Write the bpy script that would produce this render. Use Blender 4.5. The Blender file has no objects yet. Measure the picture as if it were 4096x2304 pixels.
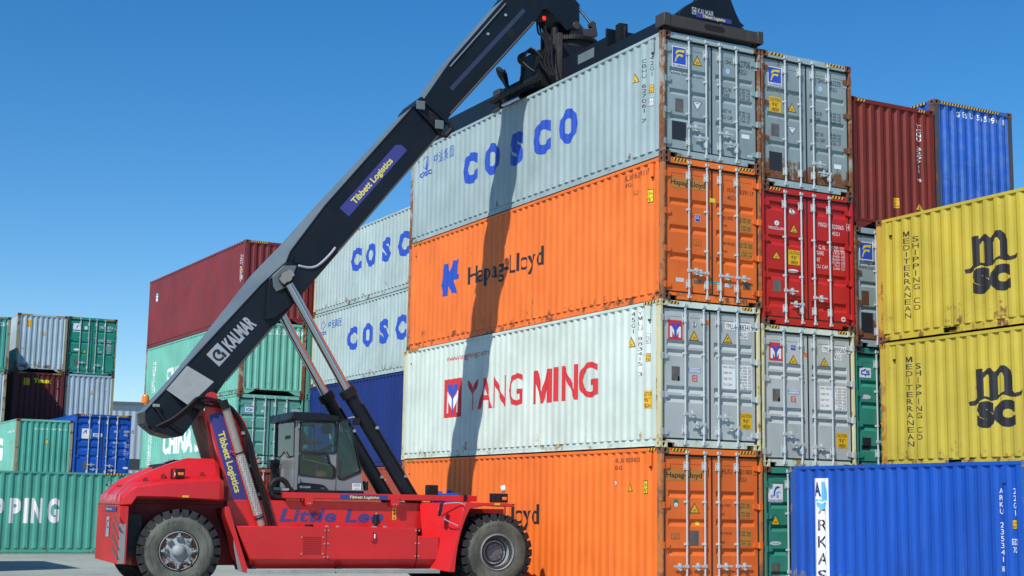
import bpy, bmesh, math, random
from mathutils import Vector, Matrix
from math import radians as R, sin, cos, pi
random.seed(7)
sc = bpy.context.scene
COL = sc.collection

# ------------------------------------------------------------------ camera, sky, sun
CAM = Vector((-16.1416, -23.6412, 1.6857))
YAW, PITCH, ROLL, FPX = R(28.35751), R(8.51841), R(0.94669), 5862.29
_f = Vector((sin(YAW)*cos(PITCH), cos(YAW)*cos(PITCH), sin(PITCH)))
_r = Vector((cos(YAW), -sin(YAW), 0)); _u = _r.cross(_f)
_c, _s = cos(ROLL), sin(ROLL)
CR, CU, CF = _c*_r+_s*_u, -_s*_r+_c*_u, _f
cam_d = bpy.data.cameras.new('camera'); cam = bpy.data.objects.new('camera', cam_d); COL.objects.link(cam)
cam_d.sensor_width = 36; cam_d.lens = 36*FPX/4096; cam_d.clip_start = .1; cam_d.clip_end = 3000
cam.matrix_world = Matrix(((CR.x, CU.x, -CF.x, CAM.x), (CR.y, CU.y, -CF.y, CAM.y), (CR.z, CU.z, -CF.z, CAM.z), (0, 0, 0, 1)))
sc.camera = cam

SUN = Vector((1, .6, -1.216)).normalized()          # the way the light travels
world = bpy.data.worlds.new('World'); sc.world = world; world.use_nodes = True
wn = world.node_tree; wn.nodes.clear()
sky = wn.nodes.new('ShaderNodeTexSky'); sky.sky_type = 'NISHITA'; sky.sun_disc = False
sky.sun_elevation = math.asin(-SUN.z); sky.sun_rotation = math.atan2(-SUN.x, -SUN.y)
sky.altitude = 300; sky.air_density = 1.0; sky.dust_density = .05; sky.ozone_density = 4.5
hs = wn.nodes.new('ShaderNodeHueSaturation'); hs.inputs['Saturation'].default_value = 1.32; hs.inputs['Value'].default_value = 1.38; hs.inputs['Hue'].default_value = .5
bg = wn.nodes.new('ShaderNodeBackground'); bg.inputs[1].default_value = .095
wo = wn.nodes.new('ShaderNodeOutputWorld')
wn.links.new(sky.outputs[0], hs.inputs['Color']); wn.links.new(hs.outputs[0], bg.inputs[0]); wn.links.new(bg.outputs[0], wo.inputs[0])
sl = bpy.data.lights.new('sun', 'SUN'); sl.energy = 4.7; sl.angle = R(.5); sl.color = (1, .95, .87)
so = bpy.data.objects.new('sun', sl); COL.objects.link(so); so.rotation_euler = SUN.to_track_quat('-Z', 'Y').to_euler(); so.location = (-20, -12, 30)
vs = sc.view_settings
vs.view_transform = 'Standard'; vs.look = 'None'; vs.gamma = 1; vs.exposure = 0; vs.use_curve_mapping = False

# ------------------------------------------------------------------ materials
def s2l(*c):
    return tuple((v/255/12.92 if v <= 10 else ((v/255+.055)/1.055)**2.4) for v in c)

def nn(nt, t, **kw):
    n = nt.nodes.new(t)
    for k, v in kw.items():
        if k in n.inputs: n.inputs[k].default_value = v
        else: setattr(n, k, v)
    return n

MATS = {}
def plain(name, rgb, rough=.55, metal=0., spec=.5, emit=0., coat=0.):
    if name in MATS: return MATS[name]
    m = bpy.data.materials.new(name); m.use_nodes = True; b = m.node_tree.nodes['Principled BSDF']
    nt = m.node_tree
    b.inputs['Base Color'].default_value = (*rgb, 1); b.inputs['Roughness'].default_value = rough
    b.inputs['Metallic'].default_value = metal; b.inputs['Specular IOR Level'].default_value = spec
    b.inputs['Coat Weight'].default_value = coat
    if emit: b.inputs['Emission Color'].default_value = (*rgb, 1); b.inputs['Emission Strength'].default_value = emit
    m.diffuse_color = (*rgb, 1)
    MATS[name] = m; return m

def paint(name, rgb, rough=.5, rust=.0, dirt=.25, var=.12, low=0., rustcol=(.16, .06, .025), dirtcol=(.09, .075, .06), bump=.25, spec=.4, metal=0., coat=0., fade=None, scale=1.):
    """weathered paint: blotches, vertical dirt streaks, rust flakes; low = extra rust near the bottom edge (local z)"""
    if name in MATS: return MATS[name]
    m = bpy.data.materials.new(name); m.use_nodes = True; nt = m.node_tree; L = nt.links.new
    b = nt.nodes['Principled BSDF']
    tc = nn(nt, 'ShaderNodeTexCoord'); oi = nn(nt, 'ShaderNodeObjectInfo')
    off = nn(nt, 'ShaderNodeVectorMath', operation='SCALE'); off.inputs['Scale'].default_value = 61.
    cb = nn(nt, 'ShaderNodeCombineXYZ'); L(oi.outputs['Random'], cb.inputs[0]); L(oi.outputs['Random'], cb.inputs[1]); L(cb.outputs[0], off.inputs[0])
    ad = nn(nt, 'ShaderNodeVectorMath', operation='ADD'); L(tc.outputs['Object'], ad.inputs[0]); L(off.outputs[0], ad.inputs[1])
    n1 = nn(nt, 'ShaderNodeTexNoise', Scale=.9*scale, Detail=4.); L(ad.outputs[0], n1.inputs['Vector'])
    mp = nn(nt, 'ShaderNodeMapping'); mp.inputs['Scale'].default_value = (9*scale, 9*scale, .55*scale); L(ad.outputs[0], mp.inputs[0])
    n2 = nn(nt, 'ShaderNodeTexNoise', Scale=1., Detail=5., Roughness=.65); L(mp.outputs[0], n2.inputs['Vector'])
    n3 = nn(nt, 'ShaderNodeTexNoise', Scale=3.2*scale, Detail=9., Roughness=.68); L(ad.outputs[0], n3.inputs['Vector'])
    # colour variation
    r1 = nn(nt, 'ShaderNodeMapRange'); r1.inputs[1].default_value = .3; r1.inputs[2].default_value = .7; r1.inputs[3].default_value = 1-var; r1.inputs[4].default_value = 1+var
    L(n1.outputs[0], r1.inputs[0])
    mul = nn(nt, 'ShaderNodeVectorMath', operation='SCALE'); mul.inputs[0].default_value = rgb; L(r1.outputs[0], mul.inputs['Scale'])
    col = mul.outputs[0]
    if fade:
        fx = nn(nt, 'ShaderNodeMix', data_type='RGBA'); fx.inputs['B'].default_value = (*fade, 1)
        rf = nn(nt, 'ShaderNodeMapRange'); rf.inputs[1].default_value = .45; rf.inputs[2].default_value = .75; rf.inputs[4].default_value = .8; L(n3.outputs[0], rf.inputs[0])
        L(col, fx.inputs['A']); L(rf.outputs[0], fx.inputs['Factor']); col = fx.outputs['Result']
    # dirt streaks
    rd = nn(nt, 'ShaderNodeMapRange'); rd.inputs[1].default_value = .52; rd.inputs[2].default_value = .85; rd.inputs[4].default_value = dirt; L(n2.outputs[0], rd.inputs[0])
    m1 = nn(nt, 'ShaderNodeMix', data_type='RGBA'); m1.inputs['B'].default_value = (*dirtcol, 1); L(rd.outputs[0], m1.inputs['Factor']); L(col, m1.inputs['A'])
    col = m1.outputs['Result']
    # rust
    if rust > 0 or low > 0:
        sx = nn(nt, 'ShaderNodeSeparateXYZ'); L(tc.outputs['Object'], sx.inputs[0])
        lz = nn(nt, 'ShaderNodeMapRange'); lz.inputs[1].default_value = .1; lz.inputs[2].default_value = .75; lz.inputs[3].default_value = low; lz.inputs[4].default_value = 0; L(sx.outputs[2], lz.inputs[0])
        mix = nn(nt, 'ShaderNodeMath', operation='MULTIPLY_ADD'); L(n2.outputs[0], mix.inputs[0]); mix.inputs[1].default_value = .45; L(n3.outputs[0], mix.inputs[2])
        a2 = nn(nt, 'ShaderNodeMath', operation='ADD'); L(mix.outputs[0], a2.inputs[0]); L(lz.outputs[0], a2.inputs[1])
        rr = nn(nt, 'ShaderNodeMapRange'); rr.inputs[1].default_value = .98-rust*.42; rr.inputs[2].default_value = 1.08-rust*.42; L(a2.outputs[0], rr.inputs[0])
        rv = nn(nt, 'ShaderNodeMix', data_type='RGBA'); rv.inputs['A'].default_value = (rustcol[0]*1.7, rustcol[1]*1.9, rustcol[2]*1.9, 1); rv.inputs['B'].default_value = (*[c*.45 for c in rustcol], 1)
        n4 = nn(nt, 'ShaderNodeTexNoise', Scale=11., Detail=5.); L(ad.outputs[0], n4.inputs['Vector']); L(n4.outputs[0], rv.inputs['Factor'])
        m2 = nn(nt, 'ShaderNodeMix', data_type='RGBA'); L(rr.outputs[0], m2.inputs['Factor']); L(col, m2.inputs['A']); L(rv.outputs['Result'], m2.inputs['B'])
        col = m2.outputs['Result']
        ro = nn(nt, 'ShaderNodeMapRange'); ro.inputs[3].default_value = rough; ro.inputs[4].default_value = .9; L(rr.outputs[0], ro.inputs[0]); L(ro.outputs[0], b.inputs['Roughness'])
    else:
        ro = nn(nt, 'ShaderNodeMapRange'); ro.inputs[1].default_value = .3; ro.inputs[2].default_value = .7; ro.inputs[3].default_value = rough-.08; ro.inputs[4].default_value = rough+.12; L(n3.outputs[0], ro.inputs[0]); L(ro.outputs[0], b.inputs['Roughness'])
    L(col, b.inputs['Base Color'])
    if bump:
        bp = nn(nt, 'ShaderNodeBump'); bp.inputs['Strength'].default_value = bump; bp.inputs['Distance'].default_value = .02; L(n3.outputs[0], bp.inputs['Height']); L(bp.outputs[0], b.inputs['Normal'])
    b.inputs['Specular IOR Level'].default_value = spec; b.inputs['Metallic'].default_value = metal; b.inputs['Coat Weight'].default_value = coat; b.inputs['Coat Roughness'].default_value = .12
    m.diffuse_color = (*rgb, 1)
    MATS[name] = m; return m

def glass(name, tint, gl=.06):
    m = bpy.data.materials.new(name); m.use_nodes = True; nt = m.node_tree; nt.nodes.clear(); L = nt.links.new
    t = nn(nt, 'ShaderNodeBsdfTransparent'); t.inputs[0].default_value = (*tint, 1)
    g = nn(nt, 'ShaderNodeBsdfGlossy'); g.inputs['Roughness'].default_value = .02; g.inputs['Color'].default_value = (.9, .95, 1, 1)
    fr = nn(nt, 'ShaderNodeFresnel'); fr.inputs[0].default_value = 1.5
    x = nn(nt, 'ShaderNodeMixShader'); o = nn(nt, 'ShaderNodeOutputMaterial')
    L(fr.outputs[0], x.inputs[0]); L(t.outputs[0], x.inputs[1]); L(g.outputs[0], x.inputs[2]); L(x.outputs[0], o.inputs[0])
    MATS[name] = m; return m

# ------------------------------------------------------------------ mesh helpers
class MB:
    def __init__(s): s.v = []; s.f = []; s.m = []; s.mats = []
    def mi(s, m):
        if m not in s.mats: s.mats.append(m)
        return s.mats.index(m)
    def add(s, vs, fs, m):
        b = len(s.v); k = s.mi(m); s.v += [tuple(v) for v in vs]
        for f in fs: s.f.append([b+i for i in f]); s.m.append(k)
        return s
    def box(s, a, b, m, M=None):
        (x0, y0, z0), (x1, y1, z1) = a, b
        vs = [Vector(p) for p in ((x0,y0,z0),(x1,y0,z0),(x1,y1,z0),(x0,y1,z0),(x0,y0,z1),(x1,y0,z1),(x1,y1,z1),(x0,y1,z1))]
        if M: vs = [M @ v for v in vs]
        return s.add(vs, [(3,2,1,0),(4,5,6,7),(0,1,5,4),(1,2,6,5),(2,3,7,6),(3,0,4,7)], m)
    def prism(s, poly, a, b, m, ax='y', M=None):
        """polygon in the (x,z) plane (ax y), (y,z) plane (ax x) or (x,y) plane (ax z) pushed from a to b"""
        n = len(poly)
        mk = {'y': lambda p, t: Vector((p[0], t, p[1])), 'x': lambda p, t: Vector((t, p[0], p[1])), 'z': lambda p, t: Vector((p[0], p[1], t))}[ax]
        vs = [mk(p, a) for p in poly]+[mk(p, b) for p in poly]
        if M: vs = [M @ v for v in vs]
        area = sum(poly[i][0]*poly[(i+1) % n][1]-poly[(i+1) % n][0]*poly[i][1] for i in range(n))
        fs = [list(range(n)), list(range(2*n-1, n-1, -1))]+[(i, i+n, (i+1) % n+n, (i+1) % n) for i in range(n)]
        flip = (area > 0) == (b > a)
        if ax == 'y': flip = not flip
        if flip: fs = [list(reversed(f)) for f in fs]
        return s.add(vs, fs, m)
    def cyl(s, p, q, r, m, n=14, r2=None, cap=True):
        p, q = Vector(p), Vector(q); d = (q-p).normalized(); r2 = r if r2 is None else r2
        a = d.orthogonal().normalized(); b = d.cross(a)
        vs = [p+r*(cos(2*pi*i/n)*a+sin(2*pi*i/n)*b) for i in range(n)]+[q+r2*(cos(2*pi*i/n)*a+sin(2*pi*i/n)*b) for i in range(n)]
        fs = [(i, (i+1) % n, (i+1) % n+n, i+n) for i in range(n)]
        if cap: fs += [list(range(n-1, -1, -1)), list(range(n, 2*n))]
        return s.add(vs, fs, m)
    def tube(s, pts, r, m, n=8, sub=6):
        P = [Vector(p) for p in pts]
        if sub > 1 and len(P) > 2:
            Q = []
            for i in range(len(P)-1):
                p0, p1, p2, p3 = P[max(i-1, 0)], P[i], P[i+1], P[min(i+2, len(P)-1)]
                for k in range(sub):
                    t = k/sub
                    Q.append(.5*((2*p1)+(p2-p0)*t+(2*p0-5*p1+4*p2-p3)*t*t+(3*p1-p0-3*p2+p3)*t**3))
            Q.append(P[-1]); P = Q
        vs = []; a = None
        for i, p in enumerate(P):
            d = (P[min(i+1, len(P)-1)]-P[max(i-1, 0)]).normalized()
            a = d.orthogonal().normalized() if a is None else (a-d*a.dot(d)).normalized()
            b = d.cross(a)
            vs += [p+r*(cos(2*pi*k/n)*a+sin(2*pi*k/n)*b) for k in range(n)]
        fs = [(i*n+k, i*n+(k+1) % n, (i+1)*n+(k+1) % n, (i+1)*n+k) for i in range(len(P)-1) for k in range(n)]
        fs += [list(range(n-1, -1, -1)), list(range((len(P)-1)*n, len(P)*n))]
        return s.add(vs, fs, m)
    def lathe(s, prof, m, n=48, M=None):
        """profile of (radius, offset along -y): axis is local y"""
        k = len(prof)
        vs = [Vector((r*cos(2*pi*i/n), t, r*sin(2*pi*i/n))) for i in range(n) for r, t in prof]
        if M: vs = [M @ v for v in vs]
        fs = [(i*k+j, i*k+j+1, ((i+1) % n)*k+j+1, ((i+1) % n)*k+j) for i in range(n) for j in range(k-1)]
        return s.add(vs, fs, m)
    def mesh(s, name, smooth=35):
        me = bpy.data.meshes.new(name); me.from_pydata(s.v, [], s.f)
        for mt in s.mats: me.materials.append(mt)
        me.polygons.foreach_set('material_index', s.m)
        bm = bmesh.new(); bm.from_mesh(me); bmesh.ops.recalc_face_normals(bm, faces=bm.faces); bm.to_mesh(me); bm.free()
        if smooth:
            me.shade_smooth(); me.set_sharp_from_angle(angle=R(smooth))
        me.update(); return me
    def build(s, name, parent=None, smooth=35, bevel=0):
        me = s.mesh(name, smooth); o = bpy.data.objects.new(name, me); COL.objects.link(o); o.parent = parent
        if bevel:
            md = o.modifiers.new('bevel', 'BEVEL'); md.width = bevel; md.segments = 2; md.limit_method = 'ANGLE'; md.angle_limit = R(40)
        return o

def tag(o, label=None, cat=None, group=None, kind=None):
    for k, v in (('label', label), ('category', cat), ('group', group), ('kind', kind)):
        if v: o[k] = v
    return o
def thing(name, label, cat, loc=(0, 0, 0), rz=0, group=None):
    o = bpy.data.objects.new(name, None); COL.objects.link(o); o.location = loc; o.rotation_euler = (0, 0, rz); o.empty_display_size = .3
    return tag(o, label, cat, group)
def inst(mesh, name, parent, mats=None):
    o = bpy.data.objects.new(name, mesh); COL.objects.link(o); o.parent = parent
    if mats:
        for sl_, m in zip(o.material_slots, mats): sl_.link = 'OBJECT'; sl_.material = m
    return o

# flat shapes for lettering and stickers: lists of (verts2d, faces)
_tc = {}
def text_mesh(s, bold=0., space=1.):
    bold = 0. if 'M' in s and len(s) < 30 and bold > .0 and s.upper() == s and 'KAL' not in s else bold
    k = (s, bold, space)
    if k not in _tc:
        c = bpy.data.curves.new('t', 'FONT'); c.body = s; c.size = 1; c.offset = bold; c.resolution_u = 3; c.space_character = space; c.fill_mode = 'FRONT'
        c.space_line = .92
        o = bpy.data.objects.new('t', c); me = o.to_mesh()
        vs = [(v.co.x, v.co.y) for v in me.vertices]; fs = [list(p.vertices) for p in me.polygons]
        o.to_mesh_clear(); bpy.data.objects.remove(o); bpy.data.curves.remove(c)
        _tc[k] = (vs, fs)
    return _tc[k]
CAPH = .729
def T(s, box, bold=0., shear=0., space=1., tight=False):
    u0, v0, u1, v1 = box
    vs, fs = text_mesh(s, bold, space)
    if not vs: return [], []
    if s == 'M': return PG([(0, 0), (.2, 0), (.2, .62), (.42, .0), (.58, .0), (.8, .62), (.8, 0), (1, 0), (1, 1), (.74, 1), (.5, .34), (.26, 1), (0, 1)], box)
    x0, x1 = min(v[0] for v in vs), max(v[0] for v in vs)
    n = s.count('\n')
    if tight or n: y0, y1 = min(v[1] for v in vs), max(v[1] for v in vs)
    else: y0, y1 = 0., CAPH
    o = [(u0+(x-x0)/(x1-x0)*(u1-u0)+shear*((y-y0)/(y1-y0))*(v1-v0), v0+(y-y0)/(y1-y0)*(v1-v0)) for x, y in vs]
    return o, fs
def RECT(b): u0, v0, u1, v1 = b; return [(u0, v0), (u1, v0), (u1, v1), (u0, v1)], [(0, 1, 2, 3)]
def PG(pts, b=None):
    if b: u0, v0, u1, v1 = b; pts = [(u0+x*(u1-u0), v0+y*(v1-v0)) for x, y in pts]
    return list(pts), [tuple(range(len(pts)))]
def DISC(b, n=20): return PG([(.5+.5*cos(2*pi*i/n), .5+.5*sin(2*pi*i/n)) for i in range(n)], b)
def RING(b, t=.12, n=20, a0=0., a1=2*pi):
    u0, v0, u1, v1 = b; vs = []
    for i in range(n+1):
        a = a0+(a1-a0)*i/n
        for k in (1, 1-2*t): vs.append(((u0+u1)/2+(u1-u0)/2*k*cos(a), (v0+v1)/2+(v1-v0)/2*k*sin(a)))
    return vs, [(2*i, 2*i+2, 2*i+3, 2*i+1) for i in range(n)]
def inset(b, k): u0, v0, u1, v1 = b; return (u0+(u1-u0)*k, v0+(v1-v0)*k, u1-(u1-u0)*k, v1-(v1-v0)*k)
def sub(b, x0, y0, x1, y1): u0, v0, u1, v1 = b; return (u0+(u1-u0)*x0, v0+(v1-v0)*y0, u0+(u1-u0)*x1, v0+(v1-v0)*y1)
def STACK(s, b):
    """letters one below the other"""
    n = len(s); u0, v0, u1, v1 = b; h = (v1-v0)/n; vs, fs = [], []
    for i, ch in enumerate(s):
        if ch == ' ': continue
        w = .14 if ch == 'I' else .2 if ch == '1' else 1.
        um = (u0+u1)/2; hw = (u1-u0)/2*w
        a, f = T(ch, (um-hw, v1-(i+1)*h+h*.1, um+hw, v1-i*h-h*.1))
        k = len(vs); vs += a; fs += [tuple(k+j for j in q) for q in f]
    return vs, fs

def decal(parent, name, layers, surf, base=.003):
    """layers: (shape, material); each lies a hair above the one before; surf bends it onto corrugated steel"""
    mb = MB()
    for l, (sh, mat) in enumerate(layers):
        vs, fs = sh
        if not vs: continue
        bm = bmesh.new(); bv = [bm.verts.new((x, y, 0)) for x, y in vs]
        for f in fs:
            try: bm.faces.new([bv[i] for i in f])
            except ValueError: pass
        ax = surf.get('cut')
        if ax is not None:
            k = 0 if ax == 'u' else 1; lo = min(v[k] for v in vs); hi = max(v[k] for v in vs)
            for bp in surf['breaks']:
                if lo < bp < hi:
                    bmesh.ops.bisect_plane(bm, geom=bm.verts[:]+bm.edges[:]+bm.faces[:], plane_co=(bp, bp, 0), plane_no=(1, 0, 0) if k == 0 else (0, 1, 0))
        bm.verts.index_update(); mp = surf['map']
        mb.add([mp(v.co.x, v.co.y, base+l*.0016) for v in bm.verts], [[v.index for v in f.verts] for f in bm.faces], mat); bm.free()
    if not mb.v: return None
    me = bpy.data.meshes.new(name); me.from_pydata(mb.v, [], mb.f)
    for mt in mb.mats: me.materials.append(mt)
    me.polygons.foreach_set('material_index', mb.m)
    o = bpy.data.objects.new(name, me); COL.objects.link(o); o.parent = parent
    return o

# pixel of the 4096 wide photograph -> point on a plane (used to read sizes off the photograph)
def ray(u, v): return CF+CR*((u-2048)/FPX)-CU*((v-1152)/FPX)
def hit(u, v, p0, n):
    d = ray(u, v); return CAM+d*((Vector(p0)-CAM).dot(Vector(n))/d.dot(Vector(n)))
# ------------------------------------------------------------------ shipping containers
W, L40, L20, HC, STD = 2.438, 12.192, 6.058, 2.896, 2.591
RUBBER = plain('door_rubber', (.012, .012, .014), .6); DARK = plain('dark_void', (.006, .006, .007), .9)
GALV = paint('galvanised_steel', (.47, .52, .53), .42, rust=.12, dirt=.2, var=.08, spec=.5)
FR = dict(A=(2500,0,1.932), B=(2500,600,2.07), C=(2500,1150,2.07), D=(2500,1700,2.399), E=(3300,300,2.07), F=(3300,800,2.07), G=(3000,1400,1.603),
    H=(1600,400,2.07), I=(1600,900,2.3418), J=(1600,1400,2.3418), K=(1200,750,2.898), Z=(1150,1150,3.22), M=(0,1250,4.83), N=(250,1250,4.83), O=(0,1500,4.83),
    Q=(250,1600,4.14), S=(900,1250,3.6225), U=(550,900,2.8986), V=(0,1200,1.3129), X=(1400,1500,1.8022), Y=(400,1750,4.14),
    r1=(400,1500,1.8018), r2=(1400,1500,1.8022), r3=(500,900,1.61), r4=(1300,300,1.61), r5=(1800,0,1.9815), rw=(400,2000,4.684), fw=(1700,2000,4.684),
    md=(900,2000,4.684), mr=(1300,1900,3.587), cb=(1000,1600,3.622), hd=(400,1750,4.14), bb=(500,1400,3.622))
def PX(fr, x, y): o = FR[fr]; return o[0]+x/o[2], o[1]+y/o[2]

PS, DS = .278, .036          # side corrugation
def _side_pts(L):
    n = int((L-.36)/PS); s0 = (L-n*PS)/2-.036; pts = [(.17, .008)]
    for i in range(n+1):
        b = s0+i*PS
        for ds, x in ((0, .008), (.072, .008), (.139, .008+DS), (.211, .008+DS)):
            if .17 < b+ds < L-.17: pts.append((b+ds, x))
    pts.append((L-.17, .008)); return pts
def _end_pts():
    p = .252; pts = [(.13, .02)]
    for i in range(9):
        b = .13+.05+i*p
        for ds, y in ((0, .02), (.045, .062), (.125, .062), (.17, .02)):
            if b+ds < W-.13: pts.append((b+ds, y))
    pts.append((W-.13, .02)); return pts
def _interp(pts):
    def f(s):
        if s <= pts[0][0]: return pts[0][1]
        for (a, x), (b, y) in zip(pts, pts[1:]):
            if s <= b: return x+(y-x)*(s-a)/(b-a)
        return pts[-1][1]
    return f
def _groove_pts(gro, H):
    pts = [(.17, .055)]
    for zc, h in sorted(gro):
        e = min(.05, h*.35); pts += [(zc-h/2, .055), (zc-h/2+e*1.3, .09), (zc+h/2-e*.5, .09), (zc+h/2, .055)]
    pts.append((H-.17, .055)); return pts
_mc = {}
def cached(fn):
    def g(*a):
        k = (fn.__name__,)+a
        if k not in _mc: _mc[k] = fn(*a)
        return _mc[k]
    return g
GREY = plain('slot', (.5, .5, .5))
@cached
def m_side(L, H):
    pts = _side_pts(L); z0, z1 = .165, H-.068; vs = []
    for s, x in pts: vs += [(x, s, z0), (x, s, z1)]
    fs = [(2*i, 2*i+1, 2*i+3, 2*i+2) for i in range(len(pts)-1)]
    k = len(vs)
    vs += [(.06, .17, z0), (.06, L-.17, z0)]; n = len(pts)
    me = MB().add(vs, fs, GREY)
    # turned lower lip so that the sheet reads as steel with thickness
    lip = []
    for s, x in pts: lip += [(x, s, z0), (.052, s, z0)]
    me.add(lip, [(2*i, 2*i+2, 2*i+3, 2*i+1) for i in range(n-1)], GREY)
    o = bpy.data.meshes.new('side_panel'); o.from_pydata(me.v, [], me.f); o.materials.append(GREY); return o
@cached
def m_side_far(L, H):
    pts = _side_pts(L); z0, z1 = .165, H-.068; vs = []
    for s, x in pts: vs += [(W-x, s, z0), (W-x, s, z1)]
    o = bpy.data.meshes.new('side_panel'); o.from_pydata(vs, [], [(2*i, 2*i+2, 2*i+3, 2*i+1) for i in range(len(pts)-1)]); o.materials.append(GREY); return o
@cached
def m_end(H):
    pts = _end_pts(); z0, z1 = .21, H-.1; vs = []
    for s, y in pts: vs += [(s, y, z0), (s, y, z1)]
    o = bpy.data.meshes.new('end_panel'); o.from_pydata(vs, [], [(2*i, 2*i+2, 2*i+3, 2*i+1) for i in range(len(pts)-1)]); o.materials.append(GREY); return o
@cached
def m_roof(L, H):
    mb = MB(); n = int(L/.42); mb.box((.05, .07, H-.05), (W-.05, L-.07, H-.032), GREY)
    for i in range(n): mb.box((.12, .2+i*.42, H-.033), (W-.12, .38+i*.42, H-.02), GREY)
    return mb.mesh('roof_panel', 0)
@cached
def m_frame(L, H, near, pockets):
    mb = MB(); b = mb.box; ht = H-.012
    for m in (0, 1):
        def bx(p, q):
            if m: p, q = (W-q[0], p[1], p[2]), (W-p[0], q[1], q[2])
            b(p, q, GREY)
        bx((.004, .178, H-.072), (.064, L-.178, ht))
        segs = [(.178, L-.178)]
        if pockets:
            c = L/2; segs = [(.178, c-1.2), (c-.84, c+.84), (c+1.2, L-.178)]
            for q in (-1.02, 1.02): bx((.2, c+q-.2, .03), (.25, c+q+.2, .165))
        for a, c in segs: bx((.045, a, .02), (.056, c, .166)); bx((.012, a, .02), (.045, c, .03)); bx((.03, a, .03), (.045, c, .125))
        if pockets:
            for q in (-1.02, 1.02): bx((.03, L/2+q-.19, .135), (.056, L/2+q+.19, .166)); bx((.03, L/2+q-.2, .02), (.056, L/2+q+.2, .03))
    b((.165, .012, H-.13 if near == 'door' else H-.1), (W-.165, .08, ht), GREY)
    if near == 'door':
        b((.34, .012, .018), (W-.34, .09, .15), GREY); b((.165, .012, .092), (.34, .09, .15), GREY); b((W-.34, .012, .092), (W-.165, .09, .15), GREY)
    else:
        b((.165, .012, .168), (W-.165, .075, .212), GREY)
        mb.prism([(.165, .018), (.32, .018), (.62, .168), (.165, .168)], .02, .06, GREY); mb.prism([(W-.165, .018), (W-.165, .168), (W-.62, .168), (W-.32, .018)], .02, .06, GREY)
    b((.165, L-.08, H-.1), (W-.165, L-.012, ht), GREY); b((.165, L-.09, .018), (W-.165, L-.012, .15), GREY)
    return mb.mesh('frame', 0)
@cached
def m_post(H, near, far):
    mb = MB(); bx = lambda p, q: mb.box(p, q, GREY)
    if far: bx((.006, .006, .118), (.13, .17, H-.118))
    elif near == 'door':
        bx((.006, .006, .118), (.052, .17, H-.118)); bx((.0515, .062, .118), (.062, .17, H-.118)); bx((.012, .0, .4), (.03, .0062, H-.4))
    else: bx((.006, .006, .118), (.13, .17, H-.118))
    return mb.mesh('corner_post', 0)
@cached
def m_floor(L):
    return MB().box((.07, .12, .1), (W-.07, L-.1, .16), DARK).mesh('floor', 0)
@cached
def m_cast(h):
    """corner casting with its oval holes; casting corner at the origin, grows to +x +y +z"""
    mb = MB(); sx, sy, sz, r = .165, .178, .118, .03
    def face(o, du, dv, n, lu, lv, hu, hv):
        o, du, dv, n = map(Vector, (o, du, dv, n)); N = 16; per = []
        for side in range(4):
            for i in range(4):
                t = i/4; per.append(((t, 0), (1, t), (1-t, 1), (0, 1-t))[side])
        A = [o+du*(u*lu)+dv*(v*lv) for u, v in per]; cen = o+du*lu*.5+dv*lv*.5; Bq = []
        for i in range(N):
            a = -3*pi/4+2*pi*i/N; Bq.append(cen+du*hu*cos(a)+dv*hv*sin(a))
        D = [p-n*.045 for p in Bq]
        mb.add(A+Bq, [(i, (i+1) % N, N+(i+1) % N, N+i) for i in range(N)], GREY)
        mb.add(Bq+D, [(i, (i+1) % N, N+(i+1) % N, N+i) for i in range(N)], GREY); mb.add(D, [tuple(range(N))], DARK)
    face((0, 0, 0), (1, 0, 0), (0, 0, 1), (0, -1, 0), sx, sz, .034, .048)
    face((0, sy, 0), (0, -1, 0), (0, 0, 1), (-1, 0, 0), sy, sz, .03, .04)
    b = MB(); b.box((0, 0, 0), (sx, sy, sz), GREY)
    for q in (0, 1, 3, 4): mb.add([b.v[i] for i in b.f[q]], [(0, 1, 2, 3)], GREY)
    me = bpy.data.meshes.new('corner_casting'); me.from_pydata(mb.v, [], mb.f); me.materials.append(GREY); me.materials.append(DARK); me.polygons.foreach_set('material_index', mb.m); return me
@cached
def m_leaf(H, gro, right):
    mb = MB(); x0, x1, z0, z1 = (.105, 1.197, .188, H-.172) if not right else (1.241, 2.333, .188, H-.172); st = .075
    for a, c in (((x0, .055, z0), (x0+st, .1, z1)), ((x1-st, .055, z0), (x1, .1, z1))): mb.box(a, c, GREY)
    pts = _groove_pts(gro, H); pts[0] = (z0, .055); pts[-1] = (z1, .055); vs = []
    for z, y in pts: vs += [(x0+st, y, z), (x1-st, y, z)]
    mb.add(vs, [(2*i, 2*i+1, 2*i+3, 2*i+2) for i in range(len(pts)-1)], GREY)
    mb.box((x0+st, .0545, z1-.155), (x1-st, .056, z1-.148), DARK)
    for z, y in ((z0, 0), (z1, 0)): pass
    me = bpy.data.meshes.new('door'); me.from_pydata(mb.v, [], mb.f); me.materials.append(GREY); me.materials.append(DARK); me.polygons.foreach_set('material_index', mb.m); return me
@cached
def m_gasket(H, right):
    mb = MB(); x0, x1 = (.066, 1.2185) if not right else (1.2195, 2.372); z0, z1 = .152, H-.132
    mb.box((x0, .05, z1-.04), (x1, .075, z1), RUBBER); mb.box((x0, .05, z0), (x1, .075, z0+.036), RUBBER)
    if not right: mb.box((x0, .058, z0), (x0+.039, .08, z1), RUBBER); mb.box((x1-.0215, .058, z0), (x1, .08, z1), RUBBER)
    else: mb.box((x1-.039, .058, z0), (x1, .08, z1), RUBBER); mb.box((x0, .058, z0), (x0+.0215, .08, z1), RUBBER)
    return mb.mesh('gasket', 0)
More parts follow.
